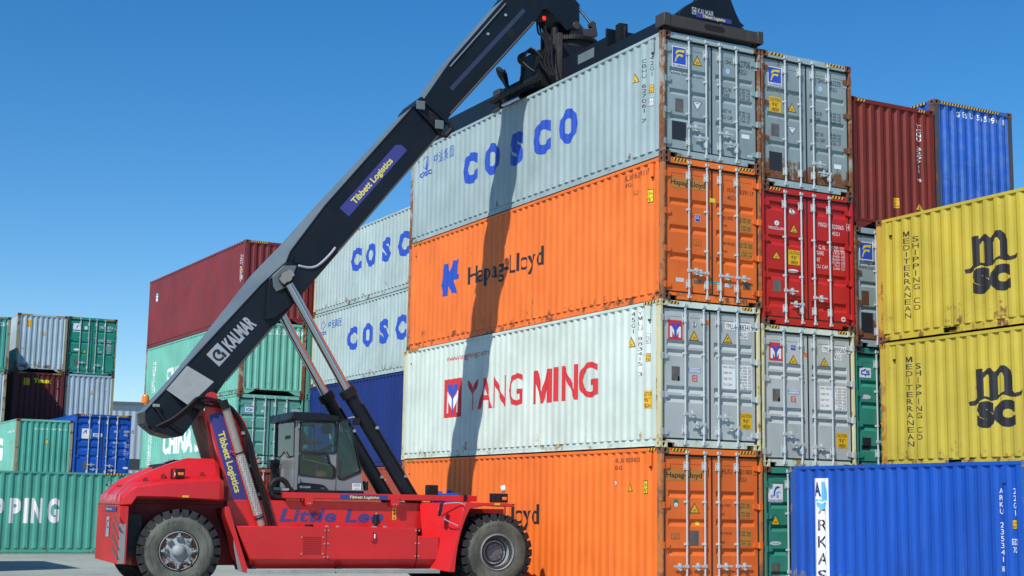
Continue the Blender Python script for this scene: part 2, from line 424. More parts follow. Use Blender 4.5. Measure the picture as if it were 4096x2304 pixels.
@cached
def m_rod(H):
    mb = MB(); y = .018
    mb.cyl((0, y, .075), (0, y, H-.075), .019, GREY, 10)
    for z0, z1 in ((.27, .43), (H-.43, H-.27)):
        mb.box((-.055, .03, z0), (.03, .053, z1), GREY); mb.cyl((0, y, z0), (0, y, z1), .031, GREY, 10)
        for k in (z0+.025, z1-.025): mb.cyl((-.043, .03, k), (-.043, .022, k), .009, DARK, 6)
    for z in (H*.36, H*.64):
        mb.box((-.05, .03, z-.022), (.03, .053, z+.022), GREY); mb.cyl((0, y, z-.02), (0, y, z+.02), .029, GREY, 10)
    for z, d in ((.085, -1), (H-.085, 1)):
        mb.box((-.03, -.004, z-.022), (.045, .012, z+.022), GREY); mb.cyl((-.028, .0, z-.03), (-.028, .0, z+.03), .022, GREY, 8); mb.cyl((.0, y, z-d*.02), (0, y, z-d*.09), .026, GREY, 10)
    return mb.mesh('locking_rod')
@cached
def m_handle(d):
    mb = MB(); 
    mb.box((min(0, d*.32), -.006, -.016), (max(0, d*.32), .006, .016), GREY); mb.box((-.035, -.008, -.032), (.035, .035, .032), GREY)
    mb.cyl((d*.17, -.016, 0), (d*.17, .05, 0), .03, GREY, 8); mb.box((d*.17-.03, .0, -.07), (d*.17+.03, .05, -.02), GREY); mb.box((d*.17-.016, -.012, .02), (d*.17+.02, .05, .06), GREY); mb.cyl((d*.17-.02, -.01, -.08), (d*.17+.04, -.01, -.06), .012, GREY, 6)
    return mb.mesh('handle')
@cached
def m_hinge(right):
    mb = MB(); s = 1 if not right else -1; X = (lambda x: x) if not right else (lambda x: W-x)
    mb.prism([(X(.03), -.05), (X(.03), .05), (X(.11), .055), (X(.205), .04), (X(.205), -.04), (X(.11), -.055)], .03, .053, GREY)
    mb.cyl((X(.066), .03, -.062), (X(.066), .03, .062), .026, GREY, 8)
    mb.box((min(X(.006), X(.05)), -.0015, -.06), (max(X(.006), X(.05)), .01, .06), GREY)
    return mb.mesh('hinge')
G_HAPAG = ((2.0, .15), (1.45, .15), (.89, .15)); G_MAG = ((2.49, .2), (1.77, .22), (1.05, .22), (.47, .2)); G_YM = ((2.05, .14), (1.86, .14), (1.14, .14), (.95, .14))
G_FLO8 = ((1.81, .13), (1.36, .13), (.82, .13)); G_FLO9 = ((2.07, .13), (1.53, .13), (.92, .13)); G_GRN9 = ((2.18, .13), (1.6, .13), (1.03, .13)); G_GRN8 = ((1.82, .14), (1.36, .14), (.89, .14), (.45, .12))
G_ARK = ((2.42, .2), (1.72, .18), (1.38, .18), (1.0, .18))

class Box:
    def __init__(s, label, loc, H, near, side, L=L40, end=None, frame=None, cast=None, rail=None, xs=(.6, 1.03, 1.4, 1.83), rz=0, gro=G_HAPAG, group='stacked shipping containers', rods=True, rodmat=None, pockets=False, handles=((.67, 0, 1), (.47, 1, -1), (.64, 2, 1), (.44, 3, -1)), gap=None):
        end = end or side; frame = frame or side; cast = cast or frame
        s.root = thing('shipping_container', label, 'shipping container', loc, rz, group); r = s.root
        s.L, s.H, s.near = L, H, near
        s.M = Matrix.Translation(loc) @ Matrix.Rotation(rz, 4, 'Z'); s.Mi = s.M.inverted()
        inst(m_frame(L, H, near, pockets), 'frame', r, [rail or side]); inst(m_floor(L), 'floor', r)
        s.panel = inst(m_side(L, H), 'side_panel', r, [side]); inst(m_side_far(L, H), 'side_panel', r, [side]); inst(m_roof(L, H), 'roof_panel', r, [side])
        me = m_cast(1)
        for x, y in ((0, 0), (1, 0), (0, 1), (1, 1)):
            o = inst(m_post(H, near, bool(y)), 'corner_post', r, [frame]); o.location = (x*W, y*L, 0); o.scale = (-1 if x else 1, -1 if y else 1, 1)
        for x, y in ((0, 0), (1, 0), (0, 1), (1, 1)):
            for z in (0, H-.118):
                o = inst(me, 'corner_casting', r, [cast, DARK]); o.location = (x*W, y*L, z); o.scale = (-1 if x else 1, -1 if y else 1, 1)
        q = inst(m_end(H), 'end_panel', r, [end]); q.location = (W, L, 0); q.rotation_euler = (0, 0, pi)
        if near == 'door':
            s.doors = []
            for k in (0, 1):
                d = inst(m_leaf(H, gro, bool(k)), 'door', r, [end, DARK]); s.doors.append(d)
                inst(m_gasket(H, bool(k)), 'gasket', d)
                for z in ((.3, 1.02, 1.78, H-.36) if H > 2.7 else (.3, .95, 1.6, H-.36)):
                    h = inst(m_hinge(bool(k)), 'hinge', d, [end]); h.location = (0, 0, z)
            rm = rodmat or GALV
            for i, x in enumerate(xs):
                o = inst(m_rod(H), 'locking_rod', s.doors[i//2], [rm, DARK]); o.location = (x, 0, 0)
            for z, i, dd in handles:
                o = inst(m_handle(dd), 'handle', s.doors[i//2], [rm]); o.location = (xs[i], .0, z)
            gp = _groove_pts(gro, H); gf = _interp(gp)
            s.dsurf = dict(cut='v', breaks=[p[0] for p in gp], map=lambda u, v, l: (u, gf(v)-l, v))
        else:
            s.endp = inst(m_end(H), 'end_panel', r, [end]); ep = _end_pts(); ef = _interp(ep)
            s.dsurf = dict(cut='u', breaks=[p[0] for p in ep], map=lambda u, v, l: (u, ef(u)-l, v)); s.doors = [s.endp, s.endp]
        sp = _side_pts(L); sf = _interp(sp)
        s.ssurf = dict(cut='u', breaks=[-p[0] for p in sp], map=lambda u, v, l: (sf(-u)-l, -u, v))
        s.flat = dict(map=lambda u, v, l: (u, .012-l, v)); s.flats = dict(map=lambda u, v, l: (.004-l, -u, v))
    def _hit(s, px, n, p):
        w = hit(px[0], px[1], s.M @ Vector(p), s.M.to_3x3() @ Vector(n)); return s.Mi @ w
    def dp(s, fr, x, y, d=.055): q = s._hit(PX(fr, x, y), (0, 1, 0), (0, d, 0)); return q.x, q.z
    def db(s, fr, x0, y0, x1, y1, d=.055): return (*s.dp(fr, x0, y0, d), *s.dp(fr, x1, y1, d))
    def sp(s, fr, x, y): q = s._hit(PX(fr, x, y), (1, 0, 0), (.012, 0, 0)); return -q.y, q.z
    def sb(s, fr, xl, xr, yt, yb):
        xm, ym = (xl+xr)/2, (yt+yb)/2; return s.sp(fr, xl, ym)[0], s.sp(fr, xm, yb)[1], s.sp(fr, xr, ym)[0], s.sp(fr, xm, yt)[1]
    def D(s, name, box, *layers):
        k = 0 if (box[0]+box[2])/2 < W/2 else 1; return decal(s.doors[k], name, layers, s.dsurf)
    def S(s, name, *layers): return decal(s.panel, name, layers, s.ssurf)
    def Hz(s, *spans):
        """black and yellow warning stripes on the top rail ends: (frame, BL x, BL y, TR x, TR y)"""
        for u0, u1 in spans:
            v1 = s.H-.022; v0 = v1-.06; b = (u0, v0, u1, v1); n = max(2, round((u1-u0)/.085)); st = []
            vs, fs = [], []
            for i in range(n):
                a = u0+(u1-u0)*i/n; w = (u1-u0)/n*.5; sh = min(.03, w)
                k = len(vs); vs += [(a, v0), (a+w, v0), (min(u1, a+w+sh), v1), (a+sh, v1)]; fs.append((k, k+1, k+2, k+3))
            decal(s.root, 'warning_stripes', [(RECT(b), BLK), ((vs, fs), YEL)], s.flat)
    def HzS(s, *spans):
        for y0, y1 in spans:
            v1 = s.H-.018; v0 = v1-.05; b = (-y1, v0, -y0, v1); n = max(2, round((y1-y0)/.1)); vs, fs = [], []
            for i in range(n):
                a = -y1+(y1-y0)*i/n; w = (y1-y0)/n*.5
                k = len(vs); vs += [(a, v0), (a+w, v0), (a+w+.02, v1), (a+.02, v1)]; fs.append((k, k+1, k+2, k+3))
            decal(s.root, 'warning_stripes', [(RECT(b), BLK), ((vs, fs), YEL)], s.flats)

BLK = plain('marking_black', (.018, .018, .022), .5); YEL = plain('marking_yellow', (.75, .44, .015), .5); WHT = plain('marking_white', (.8, .82, .82), .5)
BLU = plain('marking_blue', (.02, .075, .46), .5); RED = plain('marking_red', (.62, .03, .035), .5); NAVY = plain('marking_navy', (.012, .03, .2), .5); OCH = plain('marking_ochre', (.5, .2, .03), .55)
LBLU = plain('marking_light_blue', (.12, .5, .75), .5); PLATE = paint('data_plate_metal', (.15, .145, .135), .5, dirt=.35, var=.25, metal=.3, scale=6); GREEN = plain('marking_green', (.02, .22, .1), .5); ORG = plain('marking_orange', (.75, .2, .03), .5); DBLU = plain('logo_blue', (.03, .085, .52), .45)
DKW = plain('marking_grey_white', (.6, .62, .62), .5); FYEL = plain('logo_yellow', (.75, .63, .02), .5); TEAL = plain('marking_teal', (.02, .35, .3), .5)

def tri(c, box, fr=None, top=True, name='warning_triangle'):
    b = box
    P1 = [(.0, .0), (1, .0), (.5, 1)]; P2 = [(.11, .065), (.89, .065), (.5, .87)]
    return c.D(name, b, (PG(P1, b), BLK), (PG(P2, b), YEL), (RECT(sub(b, .36, .2, .64, .23)), BLK), (RECT(sub(b, .36, .3, .64, .33)), BLK))
def trib(c, b):
    return c.D('warning_triangle', b, (PG([(.0, .0), (1, .0), (.5, 1)], b), BLK), (PG([(.11, .065), (.89, .065), (.5, .87)], b), YEL),
        (PG([(.38, .42), (.5, .36), (.58, .52), (.66, .6), (.54, .56), (.52, .48), (.44, .5)], b), BLK), (RECT(sub(b, .3, .16, .7, .2)), BLK))
def tri_s(c, b): return c.S('warning_triangle', (PG([(.0, .0), (1, .0), (.5, 1)], b), BLK), (PG([(.11, .065), (.89, .065), (.5, .87)], b), YEL), (RECT(sub(b, .36, .2, .64, .25)), BLK))
def caution(c, b): c.D('height_notice', b, (RECT(b), YEL), (T('CAUTION', sub(b, .06, .7, .94, .93)), BLK), (T("9'6\"", sub(b, .25, .38, .75, .62)), BLK), (T('HIGH', sub(b, .22, .06, .78, .3)), BLK))
def ids(c, fr, *items, mat=None, plates=None):
    for s_, x0, y0, x1, y1 in items:
        b = c.db(fr, x0, y0, x1, y1); lay = []
        if plates: g = .02; lay.append((RECT((b[0]-g, b[1]-g, b[2]+g, b[3]+g)), plates))
        if len(s_) == 1: g = .018; lay += [(RECT((b[0]-g-.006, b[1]-g-.006, b[2]+g+.006, b[3]+g+.006)), mat or BLK), (RECT((b[0]-g, b[1]-g, b[2]+g, b[3]+g)), plates or c.bg)]
        c.D('id_number', b, *lay, (T(s_, b), mat or BLK))
def table(c, b, lines, mat, plate=None, name='weight_table', right=None):
    n = len(lines); lay = [(RECT((b[0]-.02, b[1]-.02, b[2]+.02, b[3]+.02)), plate)] if plate else []
    vs, fs = [], []
    for i, s_ in enumerate(lines):
        if not s_: continue
        h = 1/n; bb = sub(b, 0, 1-(i+1)*h+h*.15, 1, 1-i*h-h*.08)
        for part, a0, a1 in ([(s_.split('|')[0], 0, .58), (s_.split('|')[1], .7, 1)] if '|' in s_ else [(s_, 0, 1)]):
            full = max(len(x.split('|')[0]) for x in lines); 
            if '|' not in s_: a1 = len(s_)/max(len(x) for x in lines)
            else:
                if a0 == 0: a0 = .58*(1-len(part)/full)
            a, f = T(part, sub(bb, a0, 0, a1, 1)); k = len(vs); vs += a; fs += [tuple(k+j for j in q) for q in f]
    c.D(name, b, *lay, ((vs, fs), mat))
def plate(c, b, mat=None, name='data_plate'): c.D(name, b, (RECT(b), mat or PLATE))
SW = [(.04, .0), (.14, .0), (.3, .36), (.5, .44), (.72, .44), (.86, .56), (.6, .52), (.4, .56), (.27, .7), (.38, .8), (.56, .86), (.8, .86), (.97, 1.), (.6, .97), (.34, .92), (.18, .74), (.14, .45)]
def florens(c, fr, plate_b, web):
    b = c.db(fr, *plate_b); q = sub(b, .05, .18, .95, .96); i = inset(q, .1)
    F1 = [(.05, .0), (.16, .02), (.28, .3), (.48, .5), (.8, .42), (.86, .62), (.6, .62), (.36, .6), (.22, .5)]
    F2 = [(.14, .52), (.26, .66), (.5, .8), (.95, .78), (1., 1.), (.6, .96), (.3, .92), (.16, .78)]
    c.D('owner_logo', b, (RECT(b), WHT), (RECT(q), DBLU), (PG(F1, i), FYEL), (PG(F2, i), FYEL), (T('FLORENS', sub(b, .05, .035, .95, .145), bold=.008), NAVY))
    w = c.db(fr, *web); c.D('web_address', w, (T('www.florens.com', w, bold=-.004), BLK))
def ymlogo(b):
    i = inset(b, .1)
    M_ = [(.02, .02), (.22, .02), (.22, .42), (.36, .16), (.36, .02), (.64, .02), (.64, .16), (.78, .42), (.78, .02), (.98, .02), (.98, .72), (.82, .72), (.5, .3), (.18, .72), (.02, .72)]
    Y_ = [(.4, .0), (.6, .0), (.6, .5), (.93, .95), (.66, .95), (.5, .68), (.34, .95), (.07, .95), (.4, .5)]
    return [(RECT(b), RED), (PG(M_[:3]+[(.4, .1), (.4, .02)]+[(.4, .45), (.18, .72), (.02, .72)], i), WHT), (PG([(.6, .02), (.6, .1), (.78, .42), (.78, .02), (.98, .02), (.98, .72), (.82, .72), (.6, .45)], i), WHT), (PG(Y_, i), DBLU)]
# ------------------------------------------------------------------ ground
def ground():
    m = bpy.data.materials.new('concrete'); m.use_nodes = True; nt = m.node_tree; L = nt.links.new; b = nt.nodes['Principled BSDF']
    tc = nn(nt, 'ShaderNodeTexCoord')
    a = nn(nt, 'ShaderNodeTexNoise', Scale=.35, Detail=6.); c = nn(nt, 'ShaderNodeTexNoise', Scale=9., Detail=8., Roughness=.7); d = nn(nt, 'ShaderNodeTexNoise', Scale=1.6, Detail=3.)
    for n in (a, c, d): L(tc.outputs['Object'], n.inputs['Vector'])
    r = nn(nt, 'ShaderNodeValToRGB'); r.color_ramp.elements[0].position = .3; r.color_ramp.elements[0].color = (.25, .285, .255, 1); r.color_ramp.elements[1].position = .72; r.color_ramp.elements[1].color = (.38, .42, .375, 1)
    L(a.outputs[0], r.inputs[0])
    x = nn(nt, 'ShaderNodeMix', data_type='RGBA', blend_type='MULTIPLY'); x.inputs['Factor'].default_value = .6
    r2 = nn(nt, 'ShaderNodeMapRange'); r2.inputs[1].default_value = .35; r2.inputs[2].default_value = .6; r2.inputs[3].default_value = .72; r2.inputs[4].default_value = 1.06; L(c.outputs[0], r2.inputs[0])
    L(r.outputs[0], x.inputs['A']); L(r2.outputs[0], x.inputs['B'])
    y = nn(nt, 'ShaderNodeMix', data_type='RGBA'); y.inputs['B'].default_value = (.11, .115, .11, 1)
    r3 = nn(nt, 'ShaderNodeMapRange'); r3.inputs[1].default_value = .62; r3.inputs[2].default_value = .74; r3.inputs[4].default_value = .5; L(d.outputs[0], r3.inputs[0]); L(x.outputs['Result'], y.inputs['A']); L(r3.outputs[0], y.inputs['Factor'])
    L(y.outputs['Result'], b.inputs['Base Color']); b.inputs['Roughness'].default_value = .85
    bp = nn(nt, 'ShaderNodeBump'); bp.inputs['Strength'].default_value = .4; bp.inputs['Distance'].default_value = .02; L(c.outputs[0], bp.inputs['Height']); L(bp.outputs[0], b.inputs['Normal'])
    o = MB().add([(-400, -200, -.05), (500, -200, -.05), (500, 900, -.05), (-400, 900, -.05)], [(0, 1, 2, 3)], m).build('ground', None, 0); tag(o, kind='structure')
    q = MB()
    for a_, c_ in (((-.3, -7.2, -.05), (10.2, 26.2, 0)), ((-17, 24.9, -.05), (-3, 57, 0)), ((-2.9, 25.8, -.05), (2.4, 66, 0)), ((-30, 42, -.049), (-17.02, 57, -.001))): q.box(a_, c_, m)
    tag(q.build('pavement', None, 0), kind='structure')
ground()

# ------------------------------------------------------------------ container paints
def cp(n, rgb, **k): return paint(n, rgb, **{**dict(rough=.5, rust=.1, dirt=.3, low=.1), **k})
C_COS = cp('pale_blue_grey_paint', (.33, .425, .435), rust=.05, dirt=.22, low=.14); C_COS2 = cp('stained_pale_grey_paint', (.4, .5, .49), rust=.16, dirt=.5, low=.13, dirtcol=(.17, .12, .08)); C_COSD = cp('grey_blue_door_paint', (.27, .345, .355), rust=.1, dirt=.2)
C_COSD2 = cp('rusty_grey_door_paint', (.265, .335, .345), rust=.26, low=.42, dirt=.25)
C_ORG = cp('orange_paint', (.86, .185, .028), rust=.1, dirt=.3, low=.2, dirtcol=(.3, .07, .02)); C_ORG1 = cp('clean_orange_paint', (.86, .18, .026), rust=0, low=.1, dirt=.25, dirtcol=(.35, .08, .02)); C_ORGD = cp('orange_door_paint', (.76, .15, .022), rust=.05, dirt=.2, dirtcol=(.3, .06, .02), low=.12)
C_YM = cp('white_paint', (.6, .69, .62), rust=.03, dirt=.14, low=.2, dirtcol=(.36, .34, .22), rustcol=(.3, .2, .06)); C_YMD = cp('light_grey_door_paint', (.44, .48, .475), rust=.04, dirt=.14, low=.08)
C_YMF = cp('stained_cream_paint', (.6, .58, .36), rust=.34, dirt=.35, rustcol=(.26, .11, .03), dirtcol=(.3, .2, .07))
RUSTY = cp('rusted_post_paint', (.36, .34, .27), rust=.85, rustcol=(.2, .07, .03), dirt=.4); RUSTO = cp('rusted_orange_post_paint', (.5, .17, .05), rust=.62, rustcol=(.17, .08, .045), dirt=.4)
CASTR = cp('rusted_steel', (.2, .1, .06), rust=.75, rustcol=(.15, .06, .035), dirt=.5); CASTD = cp('dark_rusted_steel', (.09, .065, .055), rust=.4, dirt=.5)
C_MAG = cp('bright_red_paint', (.5, .018, .018), rust=.06, dirt=.15); C_TCN = cp('oxide_red_paint', (.17, .018, .009), rust=0, dirt=.2, low=0); C_GES = cp('faded_blue_paint', (.02, .11, .5), rust=.08, dirt=.45, dirtcol=(.13, .19, .3), fade=(.1, .2, .46)); C_GESF = cp('weathered_dark_post_paint', (.06, .07, .085), rust=.5, dirt=.4)
C_MSC = cp('mustard_yellow_paint', (.5, .4, .045), rust=.13, dirt=.4, low=.2, dirtcol=(.32, .2, .04)); C_MSCF = cp('rusted_yellow_post_paint', (.5, .33, .05), rust=.55, rustcol=(.3, .1, .02), dirt=.4)
C_ARK = cp('royal_blue_paint', (.004, .075, .42), rust=.0, dirt=.3, low=.5, rustcol=(.1, .12, .17), dirtcol=(.09, .2, .4)); C_ARKF = cp('chipped_blue_post_paint', (.02, .1, .36), rust=.5, dirt=.4, rustcol=(.2, .15, .11)); C_ARKD = cp('strong_blue_door_paint', (.005, .085, .45), rust=0, dirt=.15, low=0)
C_GRN = cp('sea_green_paint', (.035, .25, .18), rust=.03, dirt=.2); C_CSL = cp('mint_green_paint', (.17, .48, .375), rust=.1, dirt=.3, low=.2); C_CSG = cp('grey_green_door_paint', (.115, .36, .3), rust=.14, dirt=.3); C_SHP = cp('faded_sea_green_paint', (.075, .36, .285), rust=.08, dirt=.4, low=.18, dirtcol=(.08, .16, .12))
C_MAR = cp('maroon_paint', (.2, .028, .032), rust=.05, dirt=.25); C_TOU = cp('dark_maroon_paint', (.11, .014, .017), rust=0, dirt=.2, low=0); C_NVY = cp('navy_blue_paint', (.006, .022, .15), rust=0, dirt=.2, low=0, dirtcol=(.03, .06, .2)); C_BRN = cp('red_brown_paint', (.33, .06, .03), rust=.08, dirt=.25)
C_GRY = cp('pale_grey_paint', (.4, .5, .55), rust=.23, dirt=.4, low=.2, dirtcol=(.2, .17, .12)); C_GRYF = cp('rusted_khaki_post_paint', (.3, .27, .17), rust=.5, dirt=.4); C_DFS = cp('emerald_door_paint', (.016, .25, .165), rust=.04, dirt=.2); C_LG = cp('weathered_teal_paint', (.06, .3, .25), rust=.2, dirt=.4)

GL = 'containers of the tall stack at the loading machine'; GR = 'containers of the second door-side column'; GT = 'containers of the third column'; GB = 'far row of containers'
zR = 0.
# ---- the tall stack in front of the machine, bottom to top
L1 = Box('bright orange container at the bottom of the four-high stack, behind the front wheel', (-.03, .0, 0), HC, 'door', C_ORG1, end=C_ORGD, frame=RUSTO, cast=RUSTO, xs=(.6, 1.03, 1.36, 1.81), group=GL, handles=((.62, 0, -1), (.62, 1, -1), (.62, 2, 1), (.62, 3, 1))); L1.bg = ORG
L2 = Box('white container with tall red side letters, between two orange containers', (-.055, .015, HC), HC, 'door', C_YM, end=C_YMD, frame=C_YMF, cast=C_YMF, gro=G_YM, xs=(.6, 1.045, 1.405, 1.875), group=GL); L2.bg = WHT
L3 = Box('orange container with rust spots, right below the topmost pale grey container', (.0, -.0, 2*HC), HC, 'door', C_ORG, end=C_ORGD, frame=RUSTO, cast=CASTR, xs=(.63, 1.07, 1.4, 1.82), group=GL, handles=((.62, 0, 1), (.6, 1, -1), (.58, 2, 1), (.58, 3, 1))); L3.bg = ORG
L4 = Box('pale grey container on top, gripped under the black spreader', (.0, 0, 3*HC), STD, 'door', C_COS, end=C_COSD, frame=RUSTY, cast=CASTR, gro=G_FLO8, xs=(.63, 1.06, 1.405, 1.825), group=GL); L4.bg = DKW
# ---- second column
xr = 2.455
R1 = Box('sea green container mostly hidden behind the blue one, with a dolphin sticker', (xr, 0, 0), STD, 'door', C_GRN, frame=cp('mossy_post_paint', (.1, .2, .13), rust=.4), cast=CASTD, gro=G_GRN8, group=GR, handles=((.5, 0, 1),)); R1.bg = C_GRN
R2 = Box('light grey door-end container resting on the hidden green one', (xr-.01, .02, STD), HC, 'door', C_YM, end=C_YMD, frame=C_YMF, cast=C_YMF, gro=G_YM, xs=(.555, 1.015, 1.355, 1.825), group=GR, handles=((.67, 0, 1), (.47, 1, -1), (.44, 2, 1))); R2.bg = WHT
R3 = Box('bright red container with white door lettering under the rusty grey one', (xr, 0, STD+HC), HC, 'door', C_MAG, frame=C_MAG, cast=CASTD, gro=G_MAG, xs=(.605, 1.035, 1.375, 1.795), group=GR, handles=((.73, 0, 1), (.64, 2, 1), (.47, 1, -1))); R3.bg = C_MAG
R4 = Box('grey container with a rust-stained door bottom, topmost of its column', (xr+.005, -.01, STD+2*HC), HC, 'door', C_COS, end=C_COSD2, frame=RUSTY, cast=CASTR, gro=G_FLO9, xs=(.63, 1.03, 1.38, 1.81), group=GR, handles=((.62, 2, 1), (.44, 3, -1))); R4.bg = DKW
# ---- third and fourth columns
x3 = 4.925
T0 = Box('teal container hidden at the foot of the third column', (x3, .05, 0), STD, 'door', C_GRN, cast=CASTD, gro=G_GRN8, group=GT)
T1 = Box('teal green container with square blue and white badge beside the lower yellow one', (x3, .05, STD), STD, 'door', C_GRN, cast=CASTD, gro=G_GRN8, group=GT, handles=((.6, 0, 1),)); T1.bg = C_GRN
T2 = Box('grey container strip with rusty plate, squeezed between red and upper yellow containers', (x3, -.0, 2*STD), STD, 'door', C_COS, end=C_COSD2, frame=RUSTY, cast=CASTD, gro=G_FLO8, group=GT, handles=()); T2.bg = DKW
T3 = Box('oxide red container with corrugated end on top of the third column', (x3+.01, .07, 3*STD), HC, 'end', C_TCN, cast=C_TCN, group=GT); T3.bg = C_TCN
x4 = 7.42
F0 = [Box('weathered blue container hidden low in the rightmost column', (x4, .1, z), h, 'end', C_GES, frame=C_GESF, cast=CASTD, group='lower containers of the rightmost column') for z, h in ((0, STD), (STD, HC), (STD+HC, STD))]
for i, o in enumerate(F0): o.root['label'] = ('blue container on the ground at the far right, behind the yellow ones', 'blue container second from the ground in the rightmost column', 'blue container just under the faded topmost one at the far right')[i]
F1 = Box('faded blue container with a striped top edge, highest at the right', (x4, .09, 2*STD+HC), HC, 'end', C_GES, frame=C_GESF, cast=CASTR, group='containers of the rightmost column'); F1.bg = C_GES
# ---- twenty foot boxes in the right foreground (long side to the camera)
yb = -.46-L20
A1 = Box('royal blue twenty foot container with a tall white lettered strip at lower right', (2.66, -.53-L20, 0), STD, 'end', C_ARK, frame=C_ARKF, cast=C_ARKF, L=L20, group='short containers at the right', pockets=False)
M0 = Box('yellow container hidden behind the blue twenty foot box', (5.13, yb, .0), STD, 'end', C_MSC, frame=C_MSCF, cast=CASTR, L=L20, group='short containers at the right', pockets=True)
M1 = Box('lower of the two yellow containers with large black letters', (5.13, yb, STD+.03), STD, 'end', C_MSC, frame=C_MSCF, cast=C_MSCF, L=L20, group='short containers at the right', pockets=True)
M2 = Box('upper of the two yellow containers with large black letters', (5.1, yb, 2*STD+.04), STD, 'end', C_MSC, frame=C_MSCF, cast=CASTR, L=L20, group='short containers at the right', pockets=True)
# ---- column behind the tall stack
xb, ybk = 2.38, 25.67-L40
K1 = Box('red-brown container at ground level behind the cab and lift cylinders', (xb, ybk, 0), HC, 'end', C_BRN, group='containers of the stack behind the cab')
K2 = Box('navy blue container below the pale containers behind the cab', (xb, ybk, HC), HC, 'end', C_NVY, group='containers of the stack behind the cab')
K3 = Box('stained pale grey container with blue letters resting on the navy one', (xb, ybk, 2*HC), STD, 'end', C_COS2, frame=C_YMF, cast=CASTR, group='containers of the stack behind the cab')
K4 = Box('stained pale grey container with blue letters, topmost behind the boom', (xb, ybk, 2*HC+STD), STD, 'end', C_COS2, frame=C_YMF, cast=CASTR, group='containers of the stack behind the cab')
# ---- stack further back, behind the mast
xc, yc = -.12, 26.05; rq = R(1.)
Q1 = Box('red-brown container at the foot of the green stack', (xc, yc, 0), HC, 'door', C_BRN, rz=rq, group='containers of the stack behind the mast', handles=())
Q2 = Box('grey-green container with closed doors right behind the cab', (xc-.03, yc, HC), STD, 'door', C_CSL, end=C_CSG, frame=C_CSG, cast=CASTR, gro=G_GRN8, rz=rq, group='containers of the stack behind the mast', handles=((.44, 0, 1), (.28, 1, -1), (.4, 2, 1))); Q2.bg = C_CSG
Q3 = Box('mint green container with corrugated end under the maroon one', (xc, yc, HC+STD), STD, 'end', C_CSL, end=C_CSL, frame=RUSTY, cast=CASTR, rz=rq, group='containers of the stack behind the mast'); Q3.bg = C_CSL
Q4 = Box('maroon container on top of the green stack behind the boom', (xc, yc, HC+2*STD), HC, 'end', C_MAR, end=cp('dark_red_end_paint', (.2, .026, .028), rust=0, low=0), frame=C_MAR, cast=CASTR, rz=rq, group='containers of the stack behind the mast')
for z, h, m, n in ((0, HC, C_BRN, 'red-brown container on the ground in the gap behind the grey-green doors'), (HC, STD, C_CSG, 'grey-green container one level up in the gap behind the grey-green doors'), (HC+STD, STD, C_CSG, 'grey-green container two levels up in the gap beside the mint green end'), (HC+2*STD, HC, C_MAR, 'maroon container at the top of the gap beside the maroon end')):
    Box(n, (2.36, 26.1, z), h, 'end', m, rz=rq, group='containers of the stack behind the mast')
# ---- far row at the left
S1 = Box('long green container on the ground with big white letters, far left', (-3.86, 25.1, 0), STD, 'end', C_SHP, frame=C_CSG, cast=CASTD, rz=pi/2, group=GB)
S2 = Box('mint green container with corrugated end, left of the blue doors', (-4.62, 42.9, STD), STD, 'end', C_CSL, end=C_SHP, frame=C_GRYF, cast=CASTR, group=GB); S2.bg = C_SHP
S2b = Box('grey container under the mint green one in the far row', (-4.62, 42.9, 0), STD, 'end', C_GRY, group=GB)
S3 = Box('strong blue container with closed doors at the end of the far row', (-2.15, 42.6, STD), HC, 'door', C_ARK, end=C_ARKD, frame=C_ARKD, cast=CASTD, gro=G_ARK, group=GB); S3.bg = C_ARKD
S3b = Box('grey container under the blue doors in the far row', (-2.15, 42.6, 0), STD, 'end', C_GRY, group=GB)
xq, yq = -3.42, 51.4
def zc(px, y, x):  # height of a pixel at a known ground point
    d = ray(*px); t = (y-CAM.y)/d.y; return CAM.z+d.z*t
U1 = Box('pale grey container with rust spots and corrugated end, topmost on the far left stack', (xq, yq, 10.84-HC), HC, 'end', C_GRY, frame=C_GRYF, cast=CASTR, group=GB); U1.bg = C_GRY
U2 = Box('dark maroon container with yellow letters under the rust-spotted grey one', (xq, yq, 10.84-2*HC), HC, 'end', C_TOU, cast=CASTD, group=GB); U2.bg = C_TOU
U3 = Box('emerald green container with closed doors, top of the far left block', (xq+2.5, yq+.1, 10.87-HC), HC, 'door', C_DFS, frame=C_GRYF, cast=CASTD, gro=G_GRN9, group=GB, handles=((.5, 2, 1), (.6, 0, 1))); U3.bg = C_DFS
U4 = Box('pale grey container under the emerald green doors', (xq+2.5, yq+.1, 10.87-2*HC), HC, 'end', C_GRY, frame=C_GRYF, cast=CASTR, group=GB); U4.bg = C_GRY
for x, n in ((xq, 'beneath the dark maroon one'), (xq+2.5, 'beneath the pale grey one right of it')):
    Box('grey container second in the far left block '+n, (x, yq, 10.84-2*HC-STD), STD, 'end', C_GRY, group=GB); Box('grey container grounded in the far left block '+n, (x, yq, 0), STD-.13, 'end', C_GRY, group=GB)
V1 = Box('weathered teal container cut off by the left edge, upper one', (-6.72, 48., 10.18-STD), STD, 'end', C_LG, frame=C_GRYF, cast=CASTD, group=GB); V1.bg = C_LG
V2 = Box('pale grey container cut off by the left edge, lower one', (-6.75, 48., 10.18-2*STD), STD, 'end', C_GRY, frame=C_GRYF, cast=CASTD, group=GB); V2.bg = C_GRY
for k in (0, 1): Box(('grey container on the ground below the left edge pair', 'grey container second from the ground below the left edge pair')[k], (-6.75, 48., k*2.5), 2.49, 'end', C_GRY, group=GB)

OX = [Box(n, (-11.81, 12.89+2.45*(k//2), STD*(k % 2)), STD, 'end', m, L=L20, rz=pi/2, group='containers outside the left edge') for k, (m, n) in enumerate(((C_GRY, 'grey short container outside the left edge, on the ground'), (C_MAR, 'maroon short container outside the left edge, upper'), (C_SHP, 'green short container outside the left edge, on the ground behind'), (C_NVY, 'navy short container outside the left edge, upper behind')))]
